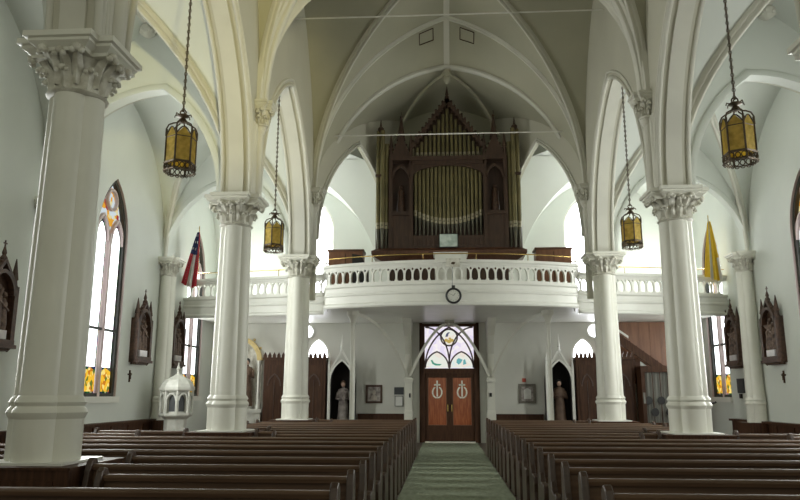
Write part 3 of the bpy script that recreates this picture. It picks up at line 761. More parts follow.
# pilasters and ribs around the doors
for s, side in ((-1, 'left'), (1, 'right')):
    r = thing('door_pilaster', 'white pilaster with flared top %s of the double doors' % side, 'pilaster', (s * 1.42, 25.2, 0))
    b = B(); b.loft([[(s * 1.42 + dx * k, 25.39 if dy > 0 else 25.39 - .28 * k, z) for dx, dy in ((-.13, -1), (-.06, -1), (.06, -1), (.13, -1), (.13, 1), (-.13, 1))] for k, z in ((1.15, 0), (1.15, 1.0), (1.0, 1.1), (1.0, 2.1))]); b.build('shaft', 'column', r)
    b = B(); b.loft([[(s * 1.42 + dx * k, y1 if dy > 0 else y0, z) for dx, dy in ((-.12, -1), (.12, -1), (.12, 1), (-.12, 1))] for k, y0, y1, z in
        ((1.3, 25.0, 25.39, 2.05), (1.3, 25.0, 25.39, 2.15), (.9, 25.05, 25.39, 2.2), (.9, 24.9, 25.39, 3.0), (.95, 24.5, 25.39, 3.6), (1.1, 23.9, 25.39, 3.95), (1.2, 23.7, 25.39, 4.12))]); b.build('bracket', 'column', r)
b = B()
for s in (-1, 1):
    pts = [(s * (1.38 * math.cos(a)), 24.72, 2.3 + 1.72 * math.sin(a) ** .92) for a in [k / 12 * 1.30 for k in range(13)]]
    pts = [(s * 1.36 * (1 - t) ** 1.0 + 0, 25.02 - .25 * t, 2.25 + 1.80 * (1 - (1 - t) ** 1.75)) for t in [k / 14 for k in range(15)]]
    b.sweep(pts, (0, 1, 0), [(-.05, -.045), (.05, -.045), (.05, .045), (-.05, .045)])
    pts = [(s * (1.46 + 1.45 * t), 25.0 - 2.9 * t, 2.25 + 1.82 * (1 - (1 - t) ** 2.2)) for t in [k / 14 for k in range(15)]]
    b.sweep(pts, (0, 1, 0), [(-.04, -.04), (.04, -.04), (.04, .04), (-.04, .04)])
struct('trim_10', b, 'column', label='curved white ribs springing from the door pilasters to the gallery underside', cat='vault rib')
r = thing('pendant_boss', 'small tan carved boss under the gallery above the double doors', 'ornament', (0.02, 24.6, 3.98))
b = B(); b.lathe([(.06, 3.92), (.13, 3.97), (.15, 4.02), (.12, 4.05), (.17, 4.08), (.17, 4.12)], (0.02, 24.6, 0), 10); b.build('boss', 'carve', r, smooth=40)
b = B(); b.box(-.12, .16, 24.56, 24.6, 4.03, 4.11); b.build('front_plate', 'panelwood', r)

# ------------------------------------------------------------ double doors and transom
def doors():
    r = sroot('door_1', 'dark double doors with reddish panels and white cross emblems under a stained glass transom', 'door', (0, 25.4, 0))
    b = B(); b.box(-.97, -.86, 25.30, 25.5, 0, 4.08); b.box(.86, .97, 25.30, 25.5, 0, 4.08); b.box(-.86, .86, 25.30, 25.5, 3.98, 4.08); b.box(-.86, .86, 25.30, 25.5, 2.36, 2.52)
    b.box(-.86, .86, 25.30, 25.42, 0.0, .03)
    b.box(-1.05, -.95, 25.38, 25.5, 0, 4.15); b.box(.95, 1.05, 25.38, 25.5, 0, 4.15); b.box(-.97, .97, 25.46, 25.5, 0, 2.5)  # last box: added dark backing, stops daylight showing through the door gaps
    b.build('door_frame', 'dark', r)
    for s, sd in ((-1, 'l'), (1, 'r')):
        x0, x1 = sorted((s * .004, s * .86)); xi0, xi1 = x0 + .10, x1 - .10
        b = B(); b.box(x0, xi0, 25.36, 25.42, .03, 2.36); b.box(xi1, x1, 25.36, 25.42, .03, 2.36); b.box(xi0, xi1, 25.36, 25.42, .03, .58); b.box(xi0, xi1, 25.36, 25.42, 2.2, 2.36)
        leaf_o = b.build('door_leaf', 'dark', r)
        b = B(); b.box(xi0, xi1, 25.385, 25.41, .58, 2.2); b.build('door_panel', 'doorpanel', leaf_o)
        b = B(); b.box(xi0, xi1, 25.365, 25.385, .56, .60); b.box(xi0 - .0, xi0 + .02, 25.365, 25.385, .6, 2.2); b.box(xi1 - .02, xi1, 25.365, 25.385, .6, 2.2); b.build('panel_bead', 'panelwood', leaf_o)
        cx = (x0 + x1) / 2
        b = B(); b.box(cx - .025, cx + .025, 25.37, 25.385, 1.55, 2.10); b.box(cx - .11, cx + .11, 25.37, 25.385, 1.93, 1.98)
        b.build('cross_emblem', 'emblem', leaf_o)
        b = B()
        for q in (-1, 1):
            pts = [(cx + q * .15 * math.cos(a), 25.376, 1.70 + .19 * math.sin(a)) for a in [(-PI / 2 + k / 10 * PI * .86) for k in range(11)]]
            b.tube(pts, .02, 6)
            for p in pts[1:-1]: b.ball((p[0] + q * .015, p[1], p[2]), .028, 1, (1, .5, 1))
        b.build('wreath_emblem', 'emblem', leaf_o)
        b = B(); hx = s * .07; b.box(hx - .018, hx + .018, 25.31, 25.335, 1.05, 1.28); b.box(hx - .012, hx + .012, 25.335, 25.36, 1.07, 1.09); b.box(hx - .012, hx + .012, 25.335, 25.36, 1.24, 1.26); b.build('door_handle', 'brass', leaf_o)
    # transom
    t = B(); z0, z1 = 2.52, 3.98; q4 = [(-.025, -.026), (.025, -.026), (.025, .026), (-.025, .026)]
    Y = 25.37
    t.box(-.02, .02, Y - .02, Y + .02, z0, z0 + .42)
    for c in (-.43, .43):
        t.sweep([(c + x, Y, z0 + .02 + z) for x, z in arch_pts(.41, .56, 8)], (0, 1, 0), q4)
    t.sweep([(x, Y, z0 + .02 + z) for x, z in arch_pts(.85, 1.42, 12)], (0, 1, 0), q4)
    for s in (-1, 1):
        t.sweep([(s * .84 * (1 - math.cos(k / 10 * PI / 2)), Y, z0 + .18 + 1.26 * math.sin(k / 10 * PI / 2)) for k in range(11)], (0, 1, 0), q4)
    t.sweep([(.29 * math.cos(k * PI / 12), Y, 3.60 + .29 * math.sin(k * PI / 12)) for k in range(24)], (0, 1, 0), q4, closed=True)
    t.build('tracery', 'purple', r)
    b = B(); b.box(-.86, .86, 25.41, 25.42, z0, z1); b.build('transom_glass', 'g_pink', r)
    b = B(); b.prism([(.28 * math.cos(k * PI / 12), 3.60 + .28 * math.sin(k * PI / 12)) for k in range(24)], lambda x, z, d: (x, d, z), 25.39, 25.40); md = b.build('medallion_glass', 'g_pale', r)
    b = B()
    for x, z, w in ((-.10, 3.50, .07), (.0, 3.46, .08), (.10, 3.50, .07), (.03, 3.56, .05)): b.prism([(x + w * math.cos(k * PI / 5), z + w * .8 * math.sin(k * PI / 5)) for k in range(10)], lambda a, c, d: (a, d, c), 25.378, 25.385)
    b.build('gold_piece', 'g_gold', md)
    b = B(); b.prism([(-.13, 3.62), (-.04, 3.63), (-.02, 3.72), (.04, 3.78), (-.04, 3.78), (-.1, 3.72)], lambda a, c, d: (a, d, c), 25.378, 25.385); b.build('dark_piece', 'g_dark', md)
    for c, mt in ((-.43, 'g_green'), (.43, 'g_teal')):
        b = B(); b.prism([(c + x * .95, z0 + .03 + z * .95) for x, z in arch_pts(.41, .56, 8)], lambda a, z, d: (a, d, z), 25.39, 25.40); g = b.build('lunette_glass', 'g_pale', r)
        b = B()
        if c < 0: b.prism([(c - .22, z0 + .28), (c - .17, z0 + .16), (c - .05, z0 + .10), (c + .10, z0 + .10), (c + .16, z0 + .15), (c + .0, z0 + .16), (c - .1, z0 + .19), (c - .17, z0 + .3)], lambda a, z, d: (a, d, z), 25.378, 25.385)
        else:
            b.prism([(c - .18, z0 + .2), (c - .1, z0 + .13), (c - .02, z0 + .2), (c + .04, z0 + .3), (c - .1, z0 + .36), (c - .17, z0 + .3)], lambda a, z, d: (a, d, z), 25.378, 25.385)
            b.prism([(c + .05, z0 + .12), (c + .17, z0 + .16), (c + .12, z0 + .33), (c + .06, z0 + .28)], lambda a, z, d: (a, d, z), 25.378, 25.385)
        b.build('leaf_piece', mt, g)
doors()
b = B(); b.box(-.86, .86, 25.05, 25.3, .0121, .05)  # pale slab painted for the bright light falling on the floor here
tag(b.build('threshold_light', 'emblem'), 'pale strip painting the light on the carpet at the foot of the double doors', 'threshold_light')

# ------------------------------------------------------------ pipe organ
def organ():
    r = thing('pipe_organ', 'tall dark carved pipe organ with gilded pipes at the centre of the gallery', 'pipe organ', (0, 22.9, 4.32))
    Y0 = 22.3
    b = B()
    # lower body, tapered corbelled underside, base cornice
    b.box(-1.9, 1.9, 22.55, 23.9, 4.32, 5.9)
    b.build('case_foot', 'organ', r); b = B()
    b.loft([[(x * w, y0 if sy < 0 else 23.9, z) for x, sy in ((-1, -1), (1, -1), (1, 1), (-1, 1))] for w, y0, z in ((1.95, 22.55, 5.55), (2.15, 22.4, 5.8), (2.42, 22.2, 5.95), (2.46, 22.15, 6.0), (2.46, 22.15, 6.1), (2.36, 22.25, 6.16), (2.3, 22.3, 6.2))])
    b.build('base_cornice', 'red', r); b = B()
    b.box(-1.75, 1.75, 22.32, 22.5, 6.2, 6.62)      # impost panel under centre pipes
    b.box(-1.85, 1.85, 22.9, 23.9, 6.2, 9.1)
    for k in range(16): b.box(-1.1 + k * .14, -1.02 + k * .14, 22.29, 22.33, 6.3, 6.5)
    b.build('case', 'organ', r)
    for s in (-1, 1):                              # wooden towers with pinnacled gables
        x0, x1 = sorted((s * 1.2, s * 1.86)); xc = (x0 + x1) / 2
        b = B(); b.box(x0, x1, 22.35, 22.9, 6.2, 7.35); b.box(x0 - .04, x1 + .04, 22.28, 22.9, 7.3, 7.42)
        for xx in (x0, x1): b.box(xx - .06, xx + .06, 22.3, 22.42, 6.2, 9.25)
        b.box(x0, x1, 22.7, 22.9, 7.4, 9.2)
        pts = [(xc + x, 22.34, 8.55 + z) for x, z in arch_pts(.26, .4, 8)]; b.sweep(pts, (0, 1, 0), [(-.04, -.03), (.04, -.03), (.04, .05), (-.04, .05)])
        b.box(x0 - .05, x1 + .05, 22.28, 22.9, 9.15, 9.3)
        b.prism([(x0, 9.3), (x1, 9.3), (xc, 10.1)], lambda a, z, d: (a, d, z), 22.36, 22.5)
        b.lathe([(.10, 9.3), (.10, 9.9), (.13, 9.95), (.02, 10.75)], (xc, 22.5, 0), 6)
        b.ball((xc, 22.5, 10.72), .05, 1); b.box(xc - .012, xc + .012, 22.49, 22.51, 10.7, 10.9)
        for xx in (x0, x1):
            b.lathe([(.05, 9.3), (.05, 9.6), (.07, 9.63), (.01, 10.1)], (xx, 22.4, 0), 6)
            for k in range(4): b.ball((xx, 22.4, 9.66 + k * .1), .035 - .006 * k, 1)
        for k in range(5):
            t = (k + .5) / 5
            for q in (-1, 1): b.ball((xc + q * (.36 * (1 - t)), 22.42, 9.32 + .8 * t), .045, 1)
        b.build('wooden_tower', 'organ', r)
        b = B(); b.lathe([(.13, 7.42), (.15, 7.6), (.11, 7.9), (.12, 8.1), (.06, 8.22)], (xc, 22.55, 0), 10); b.ball((xc, 22.55, 8.3), .075, 2)
        b.build('tower_statue', 'relief', r, smooth=50)
    # cornice between lower and upper pipe fields with arched head
    b = B(); b.box(-1.2, 1.2, 22.3, 22.6, 9.0, 9.12); b.box(-1.26, 1.26, 22.24, 22.6, 9.12, 9.26)
    arc = [(x, 8.55 + .42 * math.sqrt(max(0, 1 - (x / 1.2) ** 2))) for x in [(-1.2 + 2.4 * k / 16) for k in range(17)]]
    b.prism(arc + [(1.2, 9.02), (-1.2, 9.02)], lambda a, z, d: (a, d, z), 22.34, 22.44)
    b.build('cornice', 'organ', r)
    # gable over the upper pipes, stepped crockets up to a finial
    b = B()
    for s in (-1, 1):
        prof = [(1.14, 9.9), (.0, 11.35)]
        for k in range(11):
            t = k / 10; x = s * 1.12 * (1 - t); z = 9.72 + 1.52 * t
            b.box(x - .07, x + .07, 22.34, 22.5, z - .1, z + .05 + .02 * (k % 2))
            b.ball((x + s * .03, 22.4, z + .12), .05, 1)
        b.sweep([(s * 1.18, 22.42, 9.62), (0, 22.42, 11.24)], (0, 1, 0), [(-.06, -.05), (.06, -.05), (.06, .06), (-.06, .06)])
    b.lathe([(.07, 11.15), (.09, 11.3), (.04, 11.4), (.06, 11.46), (.01, 11.75)], (0, 22.42, 0), 6)
    b.prism([(-1.1, 9.26), (1.1, 9.26), (1.1, 9.7), (0, 11.2), (-1.1, 9.7)], lambda a, z, d: (a, d, z), 22.62, 22.7)
    b.build('gable', 'organ', r)
    def pipe(x, y, z0, zm, z1, rad, nm='pipe', cap=False):
        b = B(); b.mi = 2; b.lathe([(rad * .35, z0), (rad * .95, zm - .08)], (x, y, 0), 10, caps=False)
        b.mi = 1; b.lathe([(rad * .95, zm - .08), (rad * 1.02, zm), (rad, zm + .12)], (x, y, 0), 10, caps=False)
        b.mi = 0; b.lathe([(rad, zm + .12), (rad, z1), (rad * .6, z1)], (x, y, 0), 10, caps=False)
        b.mi = 2; b.box(x - rad * .5, x + rad * .5, y - rad - .004, y - rad * .8, zm + .0, zm + .03)
        b.build(nm, ['pipe', 'mouth', 'foot'], r, smooth=50)
    for k in range(17):
        x = -1.06 + 2.12 * k / 16; t = (x / 1.06) ** 2
        pipe(x, 22.52, 6.62, 7.10 + .28 * t, 9.0, .056)
    for k in range(15):
        x = -1.0 + 2.0 * k / 14; pipe(x, 22.55, 9.26, 9.36, 11.0 - abs(x) * 1.35, .055)
    for s in (-1, 1):
        for k, (x, y, zt) in enumerate(((2.0, 22.42, 9.75), (2.13, 22.34, 10.2), (2.27, 22.42, 10.2))):
            pipe(s * x, y, 6.2, 6.95, zt, .075)
        b = B(); b.lathe([(.09, 10.15), (.10, 10.2), (.10, 10.3), (.04, 10.36), (.01, 10.6)], (s * 2.2, 22.4, 0), 8); b.box(*sorted((s * 1.9, s * 2.36)), 22.5, 22.6, 6.2, 9.6)
        b.box(*sorted((s * 2.1, s * 2.36)), 22.28, 22.52, 8.6, 8.68); b.build('side_case', 'organ', r)
    b = B(); b.box(-.28, .28, 22.18, 22.22, 6.22, 6.62); b.build('mirror', 'g_reflection', r)
    b = B(); b.box(-.31, .31, 22.2, 22.24, 6.19, 6.22); b.box(-.31, .31, 22.2, 22.24, 6.62, 6.65); b.box(-.31, -.28, 22.2, 22.24, 6.19, 6.65); b.box(.28, .31, 22.2, 22.24, 6.19, 6.65); b.build('mirror_frame', 'black', r)
organ()
b = B(); b.box(-.42, .5, 20.4, 20.95, 4.325, 5.62); b.box(-.46, .54, 20.36, 20.99, 5.62, 5.68); b.box(-.36, .44, 20.385, 20.40, 5.36, 5.58)
tag(b.build('organ_console', 'white'), 'pale music desk panel standing behind the gallery rail before the organ', 'console')
for s, side in ((-1, 'left'), (1, 'right')):
    r = thing('wooden_cabinet', 'orange-brown wooden cabinet on the gallery %s of the organ' % side, 'cabinet', (s * 3.2, 23.3, 4.32))
    x0, x1 = sorted((s * 2.75, s * 3.85))
    b = B(); b.box(x0, x1, 22.3, 22.9, 4.325, 6.12); b.build('body', 'panelwood', r)
    b = B(); b.box(x0 - .04, x1 + .04, 22.26, 22.94, 6.12, 6.18); b.build('top', 'red', r)
    b = B(); b.box((x0 + x1) / 2 - .01, (x0 + x1) / 2 + .01, 22.285, 22.3, 4.5, 6.05); b.build('door_gap', 'dark', r)
b = B(); b.prism([(-2.95, 4.33), (-2.5, 4.33), (-2.5, 5.45), (-2.72, 5.85), (-3.0, 5.9)], lambda x, z, d: (x, d, z), 21.6, 21.95)
tag(b.build('music_stand', 'black'), 'dark slanted music stand in front of the left gallery cabinet', 'music stand')

# ------------------------------------------------------------ tie rods
for i, (y, z, w) in enumerate(((17.2, 11.42, 4.04), (21.2, 9.62, 3.6))):
    b = B(); b.tube([(-w, y, z), (w, y, z)], .022, 6)
    struct('trim_%d' % (55 + i), b, 'rod', label=['thin pale tie rod high across the nave vault', 'thin pale tie rod crossing in front of the organ gable'][i], cat='tie rod')

# ------------------------------------------------------------ lanterns
def lantern():
    r = thing('hanging_lantern', 'x', 'lantern', (0, 0, 0), 'hanging lanterns')
    # local z: 0 at lantern bottom (world 5.08)
    b = B(); L = 4.32 - 1.06
    b.tube([(0, 0, 1.06), (0, 0, 4.40)], .010, 5)
    for k in range(52):
        z = 1.09 + k * .0635; ax = k % 2
        pts = [((.024 * math.cos(a * PI / 4)) * (1 - ax), (.024 * math.cos(a * PI / 4)) * ax, z + .036 * math.sin(a * PI / 4)) for a in range(8)]
        b.tube(pts, .007, 4, closed=True)
    b.build('chain', 'iron', r)
    b = B(); b.tube([(.05 * math.cos(a * PI / 6), 0, 1.04 + .05 * math.sin(a * PI / 6)) for a in range(12)], .012, 6, closed=True)
    b.lathe([(.02, .86), (.09, .88), (.06, .91), (.03, .95), (.10, .975), (.10, .99), (.02, 1.0)], (0, 0, 0), 12)
    for k in range(6):
        a = k * PI / 3; b.tube([(.08 * math.cos(a), .08 * math.sin(a), .985), (.13 * math.cos(a), .13 * math.sin(a), 1.0), (.14 * math.cos(a), .14 * math.sin(a), .96)], .01, 5)
    b.build('crown', 'iron', r, smooth=50)
    R = .236
    for k in range(6):
        a = (k + .5) * PI / 3; c, s_ = math.cos(a), math.sin(a)
        b = B(); b.tube([(r_ * c, r_ * s_, z) for r_, z in ((.04, .93), (.07, .86), (.14, .84), (.21, .80), (.246, .72), (.246, .60))], .013, 6); b.build('scroll_arm', 'iron', r, smooth=60)
    hexa = lambda rr, z: [(rr * math.cos((k + .5) * PI / 3), rr * math.sin((k + .5) * PI / 3), z) for k in range(6)]
    for k in range(6):
        p = hexa(R, 0); q0, q1 = Vector(p[k]), Vector(p[(k + 1) % 6]); m = (q0 + q1) / 2
        b = B(); pts = []
        for t in (0, .08, .5, .92, 1): pts.append(q0.lerp(q1, t) + V(0, 0, {0: .62, .08: .62, .5: .74, .92: .62, 1: .62}[t]))
        lo = [q0 + V(0, 0, .16), q1 + V(0, 0, .16)]
        b.poly([lo[0], lo[1]] + [pts[i] for i in (4, 3, 2, 1, 0)])
        b.poly([v * .97 + V(0, 0, v.z * .03) for v in [lo[0], lo[1]] + [pts[i] for i in (4, 3, 2, 1, 0)]])
        b.build('glass_pane', 'amber', r)
    b = B()
    for k in range(6):
        p0, p1 = Vector(hexa(R, 0)[k]), Vector(hexa(R, 0)[(k + 1) % 6])
        b.tube([p0 + V(0, 0, .02), p0 + V(0, 0, .72)], .016, 6)
        b.tube([p0 + V(0, 0, .17), p1 + V(0, 0, .17)], .013, 5); b.tube([p0 + V(0, 0, .58), p1 + V(0, 0, .58)], .009, 5)
        t = [p0.lerp(p1, .04 + .92 * j / 8) + V(0, 0, .62 + (.12 * math.sin(PI * j / 8))) for j in range(9)]
        b.tube(t, .011, 5)
    b.build('frame', 'iron', r)
    b = B(); R2 = .253
    for k in range(6):
        p0, p1 = Vector(hexa(R2, 0)[k]), Vector(hexa(R2, 0)[(k + 1) % 6])
        b.tube([p0 + V(0, 0, .15), p1 + V(0, 0, .15)], .012, 5); b.tube([p0 + V(0, 0, .03), p1 + V(0, 0, .03)], .012, 5)
        tg = (p1 - p0).normalized()
        for j in range(3):
            c = p0.lerp(p1, (j + .5) / 3) + V(0, 0, .09)
            b.tube([c + tg * .036 * math.cos(a * PI / 4) + V(0, 0, .045 * math.sin(a * PI / 4)) for a in range(8)], .009, 4, closed=True)
            c2 = p0.lerp(p1, (j + .5) / 3) + V(0, 0, 0)
            b.tube([c2 + tg * .035 * math.cos(a * PI / 4) + V(0, 0, .03 + -.03 * math.sin(a * PI / 4)) for a in range(5)], .008, 4)
    b.build('pierced_gallery', 'iron', r)
    return r
lab = {(-1, 10.77): 'amber hexagonal lantern on a chain, nearest on the left, beside the big column', (-1, 17.22): 'small amber lantern on a chain, farther of the two on the left',
       (1, 10.77): 'amber hexagonal lantern on a chain, nearest on the right', (1, 17.22): 'small amber lantern on a chain, farther of the two on the right'}
lp = None
for (s, y), l in lab.items():
    loc = (s * XC, y, 5.10)
    if lp is None: lp = lantern(); lp.location = loc; lp['label'] = l
    else: dup(lp, loc, 0, l)

# ------------------------------------------------------------ pews
def pew(L, name='pew'):
    r = thing(name, 'x', 'pew', (0, 0, 0), 'wooden pews')
    b = B()
    b.prism([(-.012, .38), (.0, .90), (.03, .90), (.03, .38)], lambda y, z, x: (x, y, z), .04, L - .04)
    b.build('backrest', 'pew', r)
    b = B(); b.prism([(-.035, .885), (-.04, .915), (-.02, .935), (.03, .94), (.055, .925), (.05, .885)], lambda y, z, x: (x, y, z), .03, L - .03); b.build('top_rail', 'pew', r, smooth=50)
    b = B(); b.prism([(-.45, .42), (-.46, .445), (-.44, .46), (-.02, .44), (-.02, .41)], lambda y, z, x: (x, y, z), .04, L - .04)
    b.build('seat', 'pew', r)
    b = B(); b.box(.04, L - .04, .06, .19, .62, .64); b.box(.04, L - .04, .17, .185, .64, .70); b.build('book_rack', 'pewend', r)
    prof = [(-.48, 0), (-.48, .30), (-.45, .42), (-.47, .52), (-.45, .60), (-.38, .63), (-.30, .60), (-.20, .62), (-.12, .72), (-.085, .88), (-.05, .965), (.0, 1.0), (.06, .985), (.095, .93), (.08, .86), (.09, .75), (.09, 0)]
    for x in (0, L - .06):
        b = B(); b.prism(prof, lambda y, z, d: (d, y, z), x, x + .06)
        inner = [(y * .80 + -.02, .1 + z * .75) for y, z in prof[0:1] + prof[6:8] + prof[8:9] + prof[14:]]
        e = b.build('end_panel', 'pewend', r)
        bv = e.modifiers.new('bevel', 'BEVEL'); bv.width = .010; bv.segments = 2
    return r
PEW = {}
def put_pew(L, x, y, label):
    k = round(L, 2)
    if k not in PEW: PEW[k] = pew(L); o = PEW[k]; o.location = (x, y, 0); o['label'] = label
    else: dup(PEW[k], (x, y, 0), 0, label)
ordn = ['nearest', 'second', 'third', 'fourth', 'fifth', 'sixth', 'seventh', 'eighth', 'ninth', 'tenth', 'eleventh', 'twelfth', 'thirteenth', 'fourteenth', 'fifteenth', 'sixteenth', 'seventeenth', 'eighteenth', 'nineteenth']
PITCH = 6.448 / 7
for s, side in ((-1, 'left'), (1, 'right')):
    for n_, k in enumerate(range(-3, 15)):
        y = YC[1] - .30 + PITCH * k
        nm = 'dark brown wooden pew %s of the aisle, %s row%s' % (side, ordn[n_], '' if n_ == 0 else ' back')
        rear = k >= 8
        if k in (-1, 0, 1, 6, 7, 8, 13, 14):
            L1, L2, x2 = (2.25, 1.27, 5.60) if k in (-1, 6, 13) else (2.80, 1.80, 5.06)
            put_pew(L1, .95 if s > 0 else -.95 - L1, y, nm + (', beside the column foot' if rear else ', inner section'))
            if not rear: put_pew(L2, x2 if s > 0 else -x2 - L2, y, nm + ', outer section by the wall')
        else:
            L = 4.0 if rear else 5.92; put_pew(L, .95 if s > 0 else -.95 - L, y, nm)

# ------------------------------------------------------------ stations (carved reliefs), built facing +X, then turned
def station():
    r = thing('carved_relief', 'x', 'relief', (0, 0, 0), 'carved station reliefs')
    # local: y across (width), x out from wall, z up, origin at bottom back
    b = B(); b.box(.0, .06, -.42, .42, .10, 1.12)
    b.prism([(-.42, 1.12), (.42, 1.12), (0, 1.5)], lambda y, z, x: (x, y, z), 0, .06); b.build('back_board', 'relief', r)
    b = B()
    for q in (-1, 1):
        b.box(.0, .20, q * .42 - .06, q * .42 + .06, .05, 1.18)
        b.lathe([(.07, 1.18), (.055, 1.3), (.075, 1.32), (.01, 1.72)], (.12, q * .42, 0), 6); b.ball((.12, q * .42, 1.5), .035, 1)
        b.lathe([(.01, -.06), (.06, .0), (.08, .06)], (.12, q * .42, 0), 8)
    b.box(.0, .22, -.46, .46, .06, .16); b.box(.0, .26, -.48, .48, .0, .07); b.box(0, .16, -.36, .36, -.05, .0)
    b.build('side_piers', 'relief', r)
    b = B(); pts = [(.14, x, 1.0 + z) for x, z in arch_pts(.36, .42, 10)]
    b.sweep(pts, (1, 0, 0), [(-.06, -.035), (.06, -.035), (.06, .035), (-.06, .035)])
    for q in (-1, 1):
        b.sweep([(.14, q * .44, 1.12), (.14, 0, 1.62)], (1, 0, 0), [(-.06, -.03), (.06, -.03), (.06, .03), (-.06, .03)])
        for k in range(4): t = (k + .6) / 4.2; b.ball((.14, q * .44 * (1 - t), 1.16 + .5 * t), .045, 1)
    b.lathe([(.05, 1.55), (.075, 1.66), (.035, 1.72), (.05, 1.76), (.012, 1.9)], (.13, 0, 0), 6)
    b.box(.12, .14, -.012, .012, 1.86, 2.0); b.box(.12, .14, -.05, .05, 1.93, 1.955)
    b.build('gabled_canopy', 'relief', r)
    b = B(); rnd = random.Random(4)
    for y, h, w in ((-.2, .62, .10), (-.02, .78, .11), (.17, .66, .10)):
        b.lathe([(w * .9, .34), (w, .45), (w * .75, .34 + h * .6), (w * .85, .34 + h * .75), (w * .35, .34 + h * .88)], (.10, y, 0), 8); b.ball((.11, y, .34 + h), .06, 1)
    b.tube([(.17, -.26, .98), (.17, .24, .70)], .028, 6); b.tube([(.17, .02, 1.1), (.17, -.12, .74)], .026, 6)
    b.build('figures', 'figure', r, smooth=50)
    b = B(); b.box(.06, .19, -.24, .24, .17, .33); b.build('plaque', 'plaque', r)
    return r
sp = None
for s, y, l in ((-1, 19.05, 'carved gothic relief on the left wall between the window and the wall column'), (-1, 21.65, 'carved gothic relief on the left wall beyond the wall column'),
                (-1, 12.62, 'carved gothic relief cut off at the left edge of the view'), (1, 19.3, 'carved gothic relief on the right wall, above the small crucifix'),
                (1, 21.8, 'carved gothic relief on the right wall, above the dark notice board')):
    loc = (s * XW, y, 2.45); rz = 0 if s < 0 else PI
    if sp is None: sp = station(); sp.location = loc; sp.rotation_euler = (0, 0, rz); sp['label'] = l
    else: dup(sp, loc, rz, l)
def crucifix(s, y, label):
    r = thing('wall_crucifix', label, 'crucifix', (s * XW, y, 1.93))
    X0, X1 = sorted((s * XW, s * (XW - .03)))
    b = B(); b.box(X0, X1, y - .022, y + .022, 1.93, 2.24); b.box(X0, X1, y - .10, y + .10, 2.11, 2.15); b.build('cross', 'dark', r)
    b = B(); xx = s * (XW - .045); b.tube([(xx, y, 2.0), (xx, y, 2.13)], .014, 6); b.tube([(xx, y - .07, 2.145), (xx, y, 2.12), (xx, y + .07, 2.145)], .008, 5); b.ball((xx, y, 2.155), .02, 1); b.build('figure', 'iron', r)
crucifix(-1, 18.68, 'small dark crucifix on the left wall below the carved relief')
crucifix(1, 19.08, 'small dark crucifix on the right wall below the carved relief')
b = B(); b.box(8.46, 8.5, 21.6, 22.05, 1.68, 2.1); tag(b.build('notice_board', 'slate'), 'dark blank notice board on the right wall beside the wall column', 'board')
b = B(); b.box(8.46, 8.5, 21.8, 21.95, 1.53, 1.66); tag(b.build('wall_plate', 'black'), 'small black wall plate under the dark notice board', 'wall plate')

# ------------------------------------------------------------ rear wall furniture
def confessional(s, side):
    x0, x1 = sorted((s * 4.22, s * (6.35 if s < 0 else 6.12))); y0 = 24.45
    r = thing('confessional', 'dark wooden confessional with battlemented top, %s of the doors' % side, 'confessional', ((x0 + x1) / 2, 24.9, 0))
    b = B(); b.box(x0, x1, y0, 25.15, 0, 2.8); b.build('body', 'dark', r)
    b = B(); b.box(x0 - .04, x1 + .04, y0 - .05, 25.15, 2.78, 2.86)
    n_ = 14; w = (x1 - x0 + .08) / n_
    for k in range(n_): 
        cx = x0 - .04 + (k + .5) * w
        b.prism([(cx - w * .36, 2.86), (cx + w * .36, 2.86), (cx + w * .36, 2.93), (cx, 3.04), (cx - w * .36, 2.93)], lambda a, z, d: (a, d, z), y0 - .05, y0)
    b.build('battlement', 'dark', r)
    for k in range(3):
        a = x0 + .08 + k * (x1 - x0 - .1) / 3; c = a + (x1 - x0 - .1) / 3 - .08
        b = B(); b.box(a, c, y0 - .03, y0, .15, 2.6)
        if k == 1: 
            for q in (.2, 1.4): b.box(a + .08, c - .08, y0 - .05, y0 - .03, q, q + 1.05)
        d = b.build('door', 'dark' if k != 1 else 'relief', r)
        b = B(); b.sweep([((a + c) / 2 + x, y0 - .035, 1.9 + z) for x, z in arch_pts((c - a) / 2 - .08, .4, 8)], (0, 1, 0), [(-.02, -.02), (.02, -.02), (.02, .02), (-.02, .02)]); b.box((a + c) / 2 - .01, (a + c) / 2 + .01, y0 - .05, y0 - .03, .3, 2.1); b.build('door_moulding', 'relief', d)
confessional(-1, 'left'); confessional(1, 'right')

